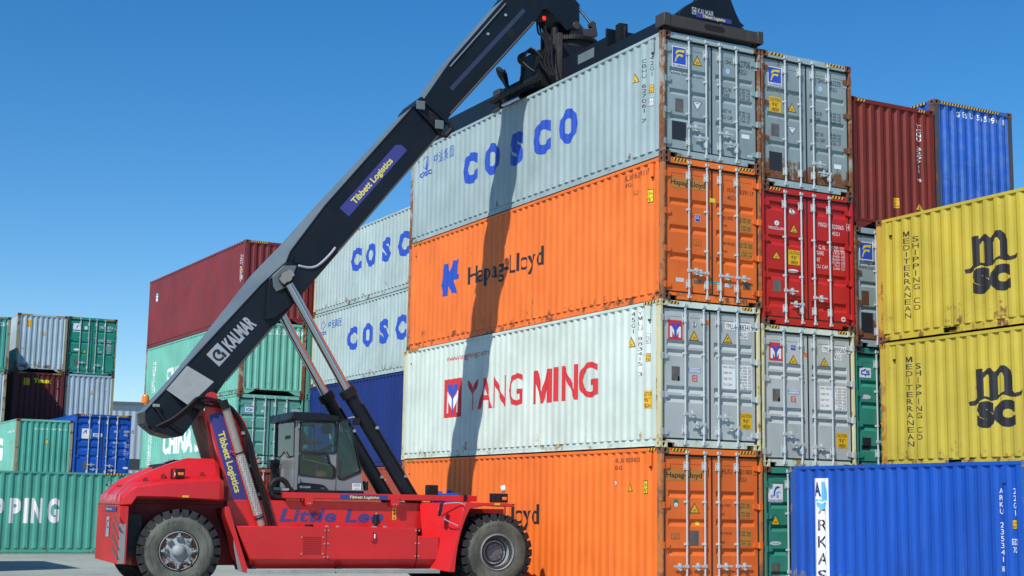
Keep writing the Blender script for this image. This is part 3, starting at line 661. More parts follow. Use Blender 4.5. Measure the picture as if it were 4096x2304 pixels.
# ---- warehouse far behind and a container stack outside the left edge of the picture, whose shadow falls on the yard
wh = thing('warehouse', 'pale grey metal clad warehouse with a dark window band, far behind the blue doors', 'warehouse', (8, 88, -.05))
m_cl = bpy.data.materials.new('ribbed_cladding'); m_cl.use_nodes = True; nt = m_cl.node_tree; tc = nn(nt, 'ShaderNodeTexCoord'); wv = nn(nt, 'ShaderNodeTexWave', Scale=.62); nz = nn(nt, 'ShaderNodeTexNoise', Scale=.3, Detail=4.); bp = nn(nt, 'ShaderNodeBump'); bp.inputs['Distance'].default_value = .06
cr = nn(nt, 'ShaderNodeMapRange'); cr.inputs[3].default_value = .85; cr.inputs[4].default_value = 1.12; vm_ = nn(nt, 'ShaderNodeVectorMath', operation='SCALE'); vm_.inputs[0].default_value = (.4, .46, .5)
nt.links.new(tc.outputs['Object'], wv.inputs['Vector']); nt.links.new(tc.outputs['Object'], nz.inputs['Vector']); nt.links.new(nz.outputs[0], cr.inputs[0]); nt.links.new(cr.outputs[0], vm_.inputs['Scale']); nt.links.new(vm_.outputs[0], nt.nodes['Principled BSDF'].inputs['Base Color']); nt.links.new(wv.outputs[0], bp.inputs['Height']); nt.links.new(bp.outputs[0], nt.nodes['Principled BSDF'].inputs['Normal']); nt.nodes['Principled BSDF'].inputs['Roughness'].default_value = .5
mb = MB(); mb.prism([(-14, 0), (16, 0), (16, 9.2), (1, 9.0), (-14, 7.6)], 0, 30, m_cl); wall = mb.build('wall', wh, 0)
mb = MB(); mb.prism([(-14.2, 7.55), (1, 8.97), (16.2, 9.17), (16.2, 9.35), (1, 9.15), (-14.2, 7.75)], -.25, 30.2, plain('dark_roof_trim', (.12, .14, .16), .6)); mb.build('roof', wh, 0)
mb = MB(); mb.box((-13.5, -.03, 4.1), (15.5, .02, 4.9), plain('window_band', (.03, .04, .05), .15)); [mb.box((-13.5+i*1.5, -.05, 4.1), (-13.42+i*1.5, .0, 4.9), plain('window_bars', (.2, .22, .23), .5)) for i in range(20)]; mb.build('window_band', wh, 0)
mb = MB(); mb.box((-9.6, -.3, 5.9), (-9.4, 0, 6.15), WHT); mb.cyl((-9.5, -.25, 5.9), (-9.5, -.4, 5.7), .12, WHT); mb.build('wall_lamp', wh, 30)
# ------------------------------------------------------------------ lettering, stickers, plates
def MAXW(c, fr, a, b, n1, n2, m=BLK): pass
# topmost pale grey container
c = L4
florens(c, 'A', (362, 513, 475, 373), (349, 566, 606, 583))
tri(c, c.db('A', 520, 499, 595, 437)); plate(c, c.db('A', 387, 860, 450, 768)); plate(c, c.db('A', 362, 1074, 471, 947), plain('black_sticker', (.02, .022, .03), .5))
b = c.db('A', 522, 850, 594, 795); c.D('notice_triangle', b, (PG([(0, 1), (.5, 0), (1, 1)], b), NAVY), (PG([(.09, .95), (.5, .12), (.91, .95)], b), WHT), (RECT(sub(b, .3, .78, .7, .84)), NAVY))
ids(c, 'A', ('CBHU', 770, 491, 832, 472), ('627061', 875, 517, 978, 488), ('7', 1003, 540, 1018, 510), ('42G1', 875, 572, 938, 543))
b = c.db('A', 777, 574, 811, 532); c.D('inspection_badge', b, (DISC(b), DKW), (RING(b, .08), LBLU), (DISC(inset(b, .36)), LBLU))
ids(c, 'A', ('M.G.W.', 750, 705, 825, 681), ('TARE', 750, 748, 806, 724), ('NET W.', 750, 868, 825, 852), ('CU. CAP.', 750, 915, 835, 899))
table(c, c.db('A', 878, 770, 963, 692), ['32.500|KG', '71.650|LB', '3.720|KG', '8.200|LB'], BLK); table(c, c.db('A', 878, 945, 965, 870), ['28.780|KG', '63.450|LB', '67.7|CU.M', '2.390|CU.FT'], BLK)
plate(c, c.db('A', 900, 1067, 960, 1046), WHT, 'sticker'); b = c.db('A', 948, 1215, 985, 1204); c.D('maker_label', b, (RECT(b), WHT), (T('CIMC', inset(b, .15), tight=True), NAVY))
for s_, xl, xr_, yt, yb_ in (('C', 517, 637, 440, 697), ('O', 703, 818, 355, 622), ('S', 905, 1015, 265, 540), ('C', 1097, 1240, 172, 455), ('O', 1320, 1460, 68, 362)):
    c.S('side_lettering', (T(s_, c.sb('H', xl, xr_, yt, yb_), bold=.07, tight=True), BLU))
def cosco_badge(c, fr, e, cn):
    b = c.sb(fr, *e); c.S('ship_emblem', (RING(sub(b, .25, .35, .8, 1), .05), BLU), (PG([(.44, .3), (.58, .3), (.54, 1.0), (.5, .95)], b), BLU), (T('COSCO', sub(b, 0, .0, 1, .24), bold=.04), BLU))
    c.S('side_lettering', (T('中远集团', c.sb(fr, *cn), tight=True), BLU))
cosco_badge(c, 'H', (168, 260, 465, 625), (281, 437, 405, 500))
c.S('id_number', (STACK('CBHU 627061 7', c.sb('A', 134, 155, 452, 950)), BLK)); c.S('size_code', (STACK('42G1', c.sb('A', 196, 212, 424, 588)), BLK)); tri_s(c, c.sb('A', 53, 101, 565, 640))
def hmark(c, b, t1, t2, col=YEL): c.S('height_mark', (RECT(b), BLK), (RECT(inset(b, .06)), col), (T(t1, sub(b, .12, .55, .88, .85)), BLK), (T(t2, sub(b, .12, .12, .88, .42)), BLK))
hmark(c, c.sb('A', 187, 214, 656, 718), '2,6m', "8'6\""); b = c.sb('A', 187, 214, 758, 820); c.S('code_mark', (RECT(b), BLK), (RECT(sub(b, .08, .5, .92, .94)), WHT), (RECT(sub(b, .08, .06, .92, .46)), WHT), (T('ic', sub(b, .2, .56, .8, .88)), BLK), (T('33', sub(b, .25, .12, .75, .4)), BLK))
# orange Hapag containers
def hapag_door(c, fr, name, nm, idn, t1, t2, l1, l2, gl):
    b = c.db(fr, *name); g = (b[0]-.01, b[1]-.06, b[2]+.01, b[3]+.05); c.D('owner_name', b, (RECT(g), OCH), (T('Hapag-Lloyd', b, bold=.015), BLK))
    ids(c, fr, *idn)
    for q in t1: ids(c, fr, q)
    for bx, ln in ((l1[0], l1[1]), (l2[0], l2[1])): table(c, c.db(fr, *bx), ln, BLK, OCH)
hapag_door(L3, 'B', (378, 278, 663, 276), 0, (('HLXU', 847, 345, 915, 319), ('339117', 950, 367, 1063, 345), ('45G1', 847, 411, 915, 384)), (('MAX. GROSS', 806, 571, 893, 553), ('TARE', 806, 633, 845, 619), ('MAX. PAYLOAD', 810, 783, 908, 769), ('CUBE', 810, 846, 845, 833)), 0,
    ((950, 668, 1038, 570), ['30 480|kg', '67 200|lbs', '', '4 090|kg', '9 020|lbs']), ((950, 882, 1050, 776), ['26 390|kg', '58 180|lbs', '', '76.3|m³', '2 695|cuft']), 1)
c = L3; plate(c, c.db('B', 420, 1088, 487, 1061), DKW); plate(c, c.db('B', 567, 1105, 637, 1081)); plate(c, c.db('B', 825, 1135, 887, 1110), DKW); plate(c, c.db('B', 977, 1155, 1041, 1102)); plate(c, c.db('B', 690, 1102, 715, 1082), TEAL, 'sticker'); plate(c, c.db('B', 728, 1108, 780, 1092), TEAL, 'sticker')
b = c.db('B', 580, 593, 622, 538); c.D('class_badge', b, (RECT(b), WHT), (RECT(inset(b, .05)), BLU), (T('GL', sub(b, .12, .42, .88, .86)), WHT)); plate(c, c.db('B', 695, 441, 747, 404), FYEL, 'sticker')
def repair(c, b): c.D('repair_notice', b, (RECT(b), plain('marking_brown', (.2, .05, .02), .5)), (RECT(inset(b, .05)), ORG), (T('REPAIR WITH', sub(b, .12, .68, .88, .82)), BLK), (T('"CORTEN"', sub(b, .2, .42, .8, .58)), BLK), (T('STEEL ONLY', sub(b, .15, .16, .85, .32)), BLK))
repair(c, c.db('B', 567, 788, 633, 746))
LOGO_H = [(.0, .36), (.2, .98), (.42, .98), (.48, .7), (.62, 1.0), (1., 1.0), (.82, .58), (1., .56), (1., .42), (.72, .42), (.86, .0), (.56, .06), (.45, .3), (.42, .0), (.14, .0)]
hb, ht = c.sb('I', 380, 552, 345, 655), c.sb('I', 640, 1335, 285, 462)
for c in (L3, L1):
    c.S('ship_emblem', (PG(LOGO_H, hb), BLU)); c.S('side_lettering', (T('Hapag-Lloyd', ht if c is L3 else (ht[0], ht[1]-.02, ht[2], ht[3]-.02), bold=.008), BLK))
c = L3; c.S('id_number', (T('HLXU 633911 7', c.sb('H', 1855, 2065, 597, 645)), BLK), (T('45G1', c.sb('H', 1857, 1912, 692, 722)), BLK)); hmark(c, c.sb('H', 2045, 2088, 740, 850), '2,9m', "9'6\"", FYEL); b = c.sb('H', 1937, 1962, 752, 785); c.S('code_mark', (RECT(b), BLK), (RECT(inset(b, .1)), ORG), (T('ic', inset(b, .25)), BLK))
c = L1; c.S('id_number', (T('HLXU 821083 3', c.sb('J', 2012, 2248, 1008, 1052)), BLK), (T('45G1', c.sb('J', 2014, 2078, 1082, 1122)), BLK)); hmark(c, c.sb('J', 2273, 2322, 1220, 1348), '2,9m', "9'6\"", FYEL); tri_s(c, c.sb('J', 2120, 2182, 1225, 1325)); b = c.sb('J', 2012, 2035, 1225, 1266); c.S('code_mark', (RECT(b), BLK), (RECT(inset(b, .1)), WHT), (T('ic', inset(b, .25)), BLK))
hapag_door(L1, 'D', (397, 500, 737, 457), 0, (('HLXU', 933, 467, 1025, 420), ('821083', 1083, 471, 1215, 429), ('3', 1240, 473, 1258, 430), ('45G1', 1083, 545, 1165, 502)), (('MAX. GROSS', 918, 782, 1008, 759), ('TARE', 918, 867, 955, 844), ('MAX. PAYLOAD', 918, 1050, 1025, 1028), ('CUBE', 918, 1136, 957, 1114)), 0,
    ((1085, 886, 1195, 748), ['32 500|kg', '71 650|lbs', '', '3 950|kg', '8 710|lbs']), ((1085, 1155, 1205, 1017), ['28 550|kg', '62 940|lbs', '', '76.3|m³', '2 694|cuft']), 1)
tri(c, c.db('D', 617, 846, 716, 747)); plate(c, c.db('D', 625, 1157, 707, 1015)); repair(c, c.db('D', 442, 1094, 522, 1038)); plate(c, c.db('D', 682, 961, 718, 925), FYEL, 'sticker')
b = c.db('D', 468, 787, 510, 712); c.D('approval_badge', b, (PG([(0, .25), (.5, 0), (1, .25), (1, 1), (0, 1)], b), GREEN), (DISC(sub(b, .08, .03, .92, .55)), WHT), (RECT(sub(b, .3, .2, .7, .28)), GREEN))
# white containers with red letters
c = L2
def ymdoor(c, fr, logo, gl, tr1, tr2, idn, pl, eco, redb, tab, num, nums, cau, lines=['MAX. GROSS', '', 'TARE WT.', '', 'CAP. WT.', '', 'CU. CAP.', '']):
    b = c.db(fr, *logo); c.D('owner_logo', b, *ymlogo(b)); tri(c, c.db(fr, *tr1)); trib(c, c.db(fr, *tr2)); ids(c, fr, *idn, plates=WHT); plate(c, c.db(fr, *pl))
    b = c.db(fr, *eco); c.D('floor_label', b, (RECT(b), BLU), (RECT(inset(b, .04)), WHT), (T('ECO-FLOOR', sub(b, .06, .42, .94, .85), bold=.02), BLU), (RECT(sub(b, .08, .16, .92, .24)), LBLU))
    b = c.db(fr, *redb); c.D('red_notice', b, (RECT(b), RED), *[(RECT(sub(b, .15, .15+.2*i, .85, .22+.2*i)), WHT) for i in range(4)])
    table(c, c.db(fr, *tab), lines, BLK, WHT); table(c, c.db(fr, *num), nums, BLK, WHT); caution(c, c.db(fr, *cau))
ymdoor(c, 'C', (357, 426, 475, 275), 0, (530, 436, 612, 358), (808, 457, 888, 383), (('YMLU', 834, 338, 905, 300), ('883415', 947, 354, 1058, 314), ('3', 1074, 360, 1088, 320), ('45G1', 947, 415, 1013, 379)), (385, 768, 453, 655), (525, 702, 627, 669), (557, 777, 598, 729), (812, 838, 906, 652), (952, 850, 1045, 658),
    ['32.500|KG', '71.650|LBS', '4.100|KG', '9.040|LBS', '28.400|KG', '62.610|LBS', '76.4|CU.M', '2.700|CU.FT'], (953, 1172, 1050, 1042))
def emblem(c, b, col=BLK): c.D('inspection_badge', b, (DISC(b), WHT), (RING(inset(b, .04), .07), col), (PG([(.3, .2), (.7, .2), (.64, .75), (.5, .85), (.36, .75)], b), col), (RECT(sub(b, .44, .3, .56, .6)), WHT))
emblem(c, c.db('C', 550, 332, 592, 279)); plate(c, c.db('C', 668, 311, 692, 270), ORG, 'sticker'); b = c.db('C', 1015, 1258, 1053, 1240); c.D('maker_label', b, (RECT(b), WHT), (T('CIMC', inset(b, .15), tight=True), NAVY)); plate(c, c.db('C', 436, 772, 450, 735), ORG, 'sticker')
ymdoor(R2, 'C', (1192, 601, 1303, 460), 0, (1355, 632, 1431, 560), (1612, 650, 1688, 582), (('YMLU', 1639, 526, 1702, 492), ('899560', 1733, 538, 1824, 502), ('4', 1848, 540, 1861, 503), ('45G1', 1733, 593, 1790, 561)), (1222, 940, 1283, 840), (1350, 880, 1442, 848), (1375, 948, 1413, 903), (1620, 1012, 1710, 828), (1742, 1018, 1826, 832),
    ['32.500|KG', '71.650|LB', '4.200|KG', '9.260|LB', '28.300|KG', '62.390|LB', '76.4|CU.M', '2.698|CU.FT'], (1751, 1330, 1840, 1206))
c = R2; b = c.db('C', 1373, 517, 1411, 480); c.D('class_badge', b, (RECT(b), BLU), (T('GL', sub(b, .12, .4, .88, .86)), WHT)); plate(c, c.db('C', 1481, 573, 1507, 542), ORG, 'sticker'); plate(c, c.db('C', 1645, 1412, 1688, 1380), WHT, 'sticker'); plate(c, c.db('C', 1268, 945, 1282, 912), ORG, 'sticker')
c = L2; b = c.sb('J', 415, 565, 270, 630); c.S('side_logo', *ymlogo(b))
c.S('side_lettering', (T('YANG', c.sb('J', 620, 1140, 246, 545), bold=.012, tight=True), RED)); c.S('side_lettering', (T('M', c.sb('J', 1240, 1413, 185, 500)), RED), (T('I', c.sb('J', 1440, 1473, 160, 480), tight=True), RED), (T('N', c.sb('J', 1515, 1657, 140, 470), bold=.012, tight=True), RED), (T('G', c.sb('J', 1675, 1845, 112, 445), bold=.012, tight=True), RED)); c.S('web_address', (T('www.yangming.com', c.sb('I', 430, 820, 1190, 1246)), RED))
b = c.sb('C', 113, 133, 193, 737); c.S('id_number', (RECT(b), WHT), (STACK('YMLU 883415 3', b), BLK)); c.S('size_code', (STACK('45G1', c.sb('C', 56, 73, 196, 386)), BLK)); tri_s(c, c.sb('C', 28, 77, 403, 495))
b = c.sb('C', 147, 213, 852, 1003); c.S('height_notice', (RECT(b), YEL), (T('CAUTION', sub(b, .04, .68, .96, .92)), BLK), (T("9'6\"", sub(b, .25, .38, .75, .6)), BLK), (T('HIGH', sub(b, .2, .06, .8, .28)), BLK)); hmark(c, c.sb('C', 175, 202, 545, 612), '2,9m', "9'6\""); b = c.sb('C', 175, 202, 382, 462); c.S('code_mark', (RECT(b), BLK), (RECT(sub(b, .06, .5, .94, .96)), WHT), (RECT(sub(b, .06, .04, .94, .46)), WHT), (T('ic', sub(b, .2, .58, .8, .9)), BLK), (T('87', sub(b, .2, .1, .8, .4)), BLK))
# rusty grey, second column top
c = R4
florens(c, 'A', (1103, 656, 1209, 528), (1093, 706, 1335, 724))
caution(c, c.db('A', 1113, 857, 1205, 757)); tri(c, c.db('A', 1256, 860, 1323, 803)); plate(c, c.db('A', 1130, 1047, 1190, 962)); plate(c, c.db('A', 1115, 1310, 1213, 1182), MATS['black_sticker'])
b = c.db('A', 1257, 1033, 1325, 988); c.D('notice_triangle', b, (PG([(0, 1), (.5, 0), (1, 1)], b), NAVY), (PG([(.09, .95), (.5, .12), (.91, .95)], b), WHT), (RECT(sub(b, .3, .78, .7, .84)), NAVY))
ids(c, 'A', ('CBHU', 1480, 636, 1545, 613), ('863270', 1575, 657, 1665, 634), ('0', 1693, 675, 1706, 646), ('45G1', 1575, 704, 1633, 684), ('M.G.W.', 1465, 890, 1525, 869), ('TARE', 1465, 932, 1511, 911), ('NET W.', 1465, 1050, 1535, 1029), ('CU. CAP.', 1465, 1090, 1547, 1076))
table(c, c.db('A', 1585, 957, 1666, 880), ['32.500|KG', '71.650|LB', '3.900|KG', '8.600|LB'], BLK); table(c, c.db('A', 1585, 1122, 1666, 1042), ['28.600|KG', '63.050|LB', '76.4|CU.M', '2.700|CU.FT'], BLK); plate(c, c.db('A', 1615, 1302, 1670, 1277), WHT, 'sticker'); b = c.db('A', 1490, 707, 1525, 667); c.D('inspection_badge', b, (DISC(b), DKW), (RING(b, .08), LBLU), (DISC(inset(b, .36)), LBLU))
# bright red
c = R3
emblem(c, c.db('B', 1360, 532, 1410, 486)); b = c.db('B', 1190, 650, 1317, 642); c.D('owner_name', b, (T('MAGELLAN', b, bold=.01), WHT)); b = c.db('B', 1237, 622, 1275, 586); c.D('owner_badge', b, (DISC(b), WHT), (PG([(.25, .25), (.5, .9), (.75, .25)], b), LBLU)); trib(c, c.db('B', 1360, 682, 1434, 616)); tri(c, c.db('B', 1215, 897, 1290, 841)); caution(c, c.db('B', 1352, 946, 1446, 836))
ids(c, 'B', ('MAGU', 1602, 631, 1672, 604), ('523065', 1713, 651, 1808, 627), ('4', 1839, 660, 1854, 624), ('45G1', 1713, 706, 1775, 681), ('M. G. W.', 1583, 815, 1670, 791), ('TARE', 1583, 865, 1645, 839), ('NET', 1583, 920, 1615, 893), ('CU. CAP.', 1583, 975, 1683, 957), mat=WHT)
table(c, c.db('B', 1713, 992, 1820, 803), ['32.500|KGS', '71.650|LBS', '3.810|KGS', '8.400|LBS', '28.690|KGS', '63.250|LBS', '76.2|CU.M.', '2.690|CU.FT.'], WHT); plate(c, c.db('B', 1225, 1167, 1290, 1081)); b = c.db('B', 1350, 1011, 1435, 992); c.D('maker_label', b, (DISC(b), WHT), (RECT(sub(b, .12, .4, .88, .6)), DKW)); b = c.db('B', 1790, 1422, 1825, 1384); c.D('round_sticker', b, (DISC(b), WHT), (RECT(sub(b, .42, .12, .58, .88)), RED), (RECT(sub(b, .12, .42, .88, .58)), RED))
# green strips and the grey one between
c = R1; b = c.db('D', 1370, 746, 1513, 568)
c.D('dolphin_sign', b, (RECT(b), WHT), (PG([(.36, .34), (.4, .62), (.5, .82), (.66, .9), (.84, .84), (.72, .78), (.58, .74), (.5, .6), (.46, .34)], b), BLU), (PG([(.52, .44), (.6, .6), (.74, .62), (.86, .56), (.7, .54), (.6, .46)], b), LBLU), (RING(sub(b, .18, .28, .32, .42), .2), BLU), (RING(sub(b, .56, .28, .7, .42), .2), BLU), (T('DONG FANG', sub(b, .05, .11, .95, .19), bold=.01), BLU))
tri(c, c.db('D', 1398, 960, 1490, 858)); b = c.db('D', 1392, 1155, 1498, 1117); c.D('maker_label', b, (DISC(b), WHT), (DISC(inset(b, .06)), DKW), (T('CONTAINERS', sub(b, .2, .4, .8, .62)), GREEN)); plate(c, c.db('D', 1408, 1447, 1488, 1325))
c = T1; b = c.db('C', 1942, 742, 2035, 668); i = inset(b, .14)
def csl(c, b):
    i = inset(b, .13); c.D('owner_logo', b, (RECT(b), WHT), (PG([(0, .18), (.42, .18), (.42, .0), (.58, .0), (.58, .34), (.16, .34), (.16, .66), (.42, .66), (.42, 1), (.58, 1), (.58, .82), (0, .82)], i), DBLU), (PG([(.58, .18), (1, .18), (1, .58), (.74, .58), (.74, .68), (1, .68), (1, .82), (.58, .82), (.58, .46), (.84, .46), (.84, .34), (.58, .34)], i), DBLU))
csl(c, b); b = c.db('C', 1950, 922, 2034, 890); c.D('maker_label', b, (DISC(b), WHT), (DISC(inset(b, .06)), DKW)); plate(c, c.db('C', 1967, 1348, 2036, 1245), MATS['black_sticker']); tri(c, c.db('G', 826, 480, 890, 412))
c = T2
florens(c, 'F', (285, 515, 395, 355), (279, 566, 520, 545)); plate(c, c.db('F', 302, 1094, 396, 938), MATS['black_sticker']); plate(c, c.db('F', 303, 868, 362, 755), cp('rust_plate', (.13, .055, .03), rust=.5), 'rusty_plate')
c = T3; b = c.db('E', 755, 885, 790, 412); c.D('id_number', b, (STACK('TCNU 329711 4', b), WHT)); b = c.db('E', 558, 1097, 605, 1022); c.D('height_notice', b, (RECT(b), YEL), (T('CAUTION', sub(b, .06, .7, .94, .9)), BLK), (T('HIGH', sub(b, .2, .4, .8, .6)), BLK), (T('CONTAINER', sub(b, .06, .1, .94, .3)), BLK)); tri(c, c.db('E', 735, 1120, 820, 1050))
c = F1; b = c.db('E', 1085, 345, 1476, 374); c.D('id_number', b, (T('GESU 565090 8', b, bold=.02, space=1.5), WHT))
# yellow containers
def msc(c, fr, m_, s1, s2):
    b = c.sb(fr, *m_); A = lambda x0, y0, x1, y1: sub(b, x0, y0, x1, y1)
    M_ = [(.13, .93), (.28, .93), (.28, .87), (.36, .93), (.44, .93), (.5, .86), (.6, .95), (.7, .95), (.8, .86), (.84, .78), (.84, .55), (.88, .51), (.96, .53), (1., .56), (.98, .48), (.9, .45), (.78, .46), (.67, .5), (.58, .48), (.53, .43), (.44, .41), (.3, .46), (.2, .42), (.1, .36), (.02, .36), (.0, .42), (.1, .44), (.14, .48)]
    c.S('company_logo', (PG(M_, b), BLK), (PG([(.29, .5), (.29, .78), (.34, .83), (.38, .83), (.4, .78), (.4, .47)], b), C_MSC), (PG([(.55, .5), (.55, .78), (.6, .84), (.66, .84), (.69, .78), (.69, .55)], b), C_MSC))
    c.S('company_logo', (T('sc', A(.13, .0, .88, .42), bold=.055, tight=True), BLK))
    c.S('side_lettering', (STACK('MEDITERRANEAN', c.sb(fr, *s1)), BLK)); c.S('side_lettering', (STACK('SHIPPING CO', c.sb(fr, *s2)), BLK))
msc(M2, 'F', (1155, 1588, 235, 765), (656, 696, 252, 985), (731, 772, 290, 916)); msc(M1, 'G', (1402, 1742, 82, 497), (1007, 1040, 38, 624), (1066, 1098, 78, 580))
# royal blue
c = A1; b = c.sb('G', 413, 508, 822, 1640)
def strip(b):
    u0, v0, u1, v1 = b; w = u1-u0
    c.S('company_sign', (RECT(b), WHT), (DISC((u0+w*.12, v1-w*1.4, u1-w*.06, v1-w*.14)), LBLU), (PG([(u0+w*.1, v1-w*1.12), (u0+w*.3, v1-w*.98), (u0+w*.5, v1-w*1.06), (u0+w*.7, v1-w*.96), (u1-w*.03, v1-w*1.04), (u1-w*.03, v1-w*1.12), (u0+w*.7, v1-w*1.04), (u0+w*.5, v1-w*1.14), (u0+w*.3, v1-w*1.06), (u0+w*.1, v1-w*1.2)], None), WHT),
        (RECT((u0+w*.12, v1-w*.95, u0+w*.5, v1-w*.14)), WHT), (T('A', (u0+w*.1, v1-w*.78, u0+w*.46, v1-w*.16), bold=.04), NAVY), (RECT((u0+w*.47, v1-w*.9, u0+w*.5, v1-w*.14)), LBLU))
strip(b)
for s_, t, bt in (('A', 978, 1052), ('R', 1087, 1160), ('K', 1194, 1268), ('A', 1300, 1378), ('S', 1410, 1486)): c.S('side_lettering', (T(s_, c.sb('G', 438, 487, t, bt), bold=.015, tight=True), NAVY))
c.S('id_number', (STACK('ARKU 235341', c.sb('G', 1598, 1622, 880, 1362)), WHT)); b = c.sb('G', 1606, 1628, 1382, 1426); c.S('id_number', (RING(b, .1, 4, pi/4, pi/4+2*pi), WHT), (T('4', inset(b, .22), tight=True), WHT)); c.S('size_code', (STACK('22G1', c.sb('G', 1682, 1702, 880, 1066)), WHT)); hmark(c, c.sb('G', 1676, 1711, 1088, 1150), '2,6m', "8'6\""); b = c.sb('G', 1676, 1712, 1212, 1250); c.S('code_mark', (RECT(b), WHT), (RECT(sub(b, .06, .1, .46, .9)), C_ARK), (RECT(sub(b, .54, .1, .94, .9)), C_ARK), (T('i', sub(b, .16, .18, .34, .8)), WHT), (T('C', sub(b, .6, .2, .88, .8)), WHT), (T('70', (b[0]+.02, b[1]-.13, b[2]-.02, b[1]-.03)), WHT))
SCF = paint('scuffed_bare_paint', (.16, .21, .3), .7, dirt=.5, var=.3)
# pale containers behind the cab
for s_, xl, xr_, yt, yb_ in (('C', 588, 705, 705, 972), ('O', 767, 878, 645, 918), ('S', 955, 1050, 577, 860), ('C', 1130, 1267, 510, 800), ('O', 1330, 1470, 440, 730)): K4.S('side_lettering', (T(s_, K4.sb('K', xl, xr_, yt, yb_), bold=.065, tight=True), BLU))
for s_, xl, xr_, yt, yb_ in (('C', 770, 900, 505, 808), ('O', 968, 1095, 457, 765), ('S', 1180, 1298, 404, 725), ('C', 1385, 1528, 352, 678), ('O', 1620, 1770, 290, 610)): K3.S('side_lettering', (T(s_, K3.sb('Z', xl, xr_, yt, yb_), bold=.065, tight=True), BLU))
cosco_badge(K3, 'Z', (415, 498, 435, 610), (520, 690, 408, 515))
b = K2.sb('Z', 494, 576, 1389, 1501); w_ = b[3]-b[1]; h_ = b[2]-b[0]; v_, f_ = T('m', (0, 0, w_, h_), bold=.05, tight=True); K2.S('side_lettering', (([(b[0]+y, b[3]-x) for x, y in v_], f_), YEL)); K1.S('id_number', (STACK('TCNU', K1.sb('r2', 216, 226, 742, 850)), WHT)); K1.S('size_code', (STACK('45G1', K1.sb('r2', 244, 255, 742, 850)), WHT))
# stack behind the mast
c = Q4; b = c.sb('U', 212, 236, 793, 889); c.S('owner_label', (RECT(b), LBLU), (RECT(sub(b, .3, .1, .7, .35)), WHT), (RECT(sub(b, .3, .5, .8, .68)), WHT)); c.S('id_number', (STACK('TGHU 8064571', c.sb('U', 1190, 1198, 345, 660)), WHT)); c.S('id_number', (STACK('45G1', c.sb('U', 1218, 1228, 340, 480)), WHT)); b = c.sb('U', 1206, 1219, 502, 552); c.S('height_mark', (RECT(b), YEL)); b = c.sb('U', 1203, 1216, 580, 630); c.S('code_mark', (RECT(b), WHT))
Q3.D('id_number', (0, 0, 1, 1), (T('CCLU 386689', Q3.db('S', 560, 304, 1135, 283, .02)), WHT))
c = Q3; c.S('side_lettering', (T('CHINA SHIPPING', c.sb('r3', 268, 640, 880, 960), bold=.05), WHT)); c.S('side_lettering', (STACK('中国海运集团', c.sb('r3', 172, 192, 880, 1080)), WHT))
c = Q2; c.S('side_lettering', (T('CHINA SHIPPING', c.sb('r1', 452, 1010, 380, 540), bold=.05), WHT)); c.S('side_lettering', (STACK('中国海运集团', c.sb('r1', 345, 370, 330, 650)), WHT)); csl(c, c.db('S', 290, 1440, 415, 1375)); ids(c, 'S', ('CCLU', 840, 1432, 915, 1400), ('456600', 965, 1436, 1090, 1404), ('3', 1105, 1438, 1125, 1408), mat=WHT); emblem(c, c.db('S', 520, 1452, 562, 1410), DKW)
c.S('id_number', (T('CCLU 456', c.sb('bb', 1500, 1620, 845, 885)), WHT))
# far row
c = S1
for s_, xl, xr_ in (('S', -330, -262), ('H', -242, -176), ('I', -155, -131), ('P', -110, -44), ('P', -32, 22), ('P', 48, 110), ('I', 125, 148), ('N', 165, 222), ('G', 248, 313)):
    if xl > -40 or s_ in 'SHI': c.S('side_lettering', (T(s_, c.sb('V', xl, xr_, 1040, 1172), bold=.05, tight=True), WHT))
c.S('id_number', (T('CCLU 7', c.sb('V', 567, 628, 955, 972)), WHT))
c = S2; b = c.db('O', 668, 1050, 1280, 1042, .02); c.D('id_number', b, (T('CCLU 507051', b, bold=.02, space=1.4), WHT)); tri(c, c.db('O', 858, 1330, 957, 1228, .02)); c.S('id_number', (T('CCLU 507', c.sb('O', 140, 298, 1070, 1110)), WHT)); tri_s(c, c.sb('O', 200, 232, 1258, 1330)); c.S('side_lettering', (T('SHIPPING', c.sb('V', -330, 12, 755, 860), bold=.05), WHT))
c = S3; b = c.db('Q', 314, 640, 480, 476); c.D('owner_logo', b, (RECT(b), WHT), (PG([(.12, .5), (.2, .68), (.36, .85), (.52, .88), (.52, .52), (.42, .52), (.42, .7), (.3, .66), (.24, .5)], b), DBLU)); b = c.db('Q', 503, 605, 658, 555); c.D('owner_name', b, (RECT(b), WHT), (T('ARKAS', inset(b, .1), bold=.03, tight=True), DBLU)); ids(c, 'Q', ('ARKU', 850, 540, 940, 502), ('338949', 1014, 546, 1138, 508), ('8', 1158, 550, 1178, 512), ('45G1', 1014, 602, 1088, 564), mat=WHT)
table(c, c.db('Q', 822, 970, 940, 690), ['MAX. GROSS', '', 'TARE', '', 'NET', '', 'CU. CAP.'], WHT); table(c, c.db('Q', 1004, 985, 1108, 690), ['32.500|KGS', '71.650|LBS', '3.890|KGS', '8.575|LBS', '28.610|KGS', '63.075|LBS', '76.4|CU.M', '2.700|CU.FT'], WHT); plate(c, c.db('Q', 330, 1142, 412, 1015)); b = c.db('Q', 992, 1142, 1102, 1110); c.D('maker_label', b, (DISC(b), WHT))
c = U1; b = c.db('M', 512, 272, 620, 142, .02); c.D('height_notice', b, (RECT(b), YEL), (T('CAUTION', sub(b, .1, .7, .9, .88)), BLK), (T("9'6\"", sub(b, .25, .42, .75, .6)), BLK), (T('HIGH', sub(b, .2, .1, .8, .3)), BLK)); tri(c, c.db('M', 820, 438, 888, 358, .02)); b = c.db('M', 1140, 700, 1165, 175, .02); c.D('id_number', b, (STACK('CAXU 731880 3', b), BLK))
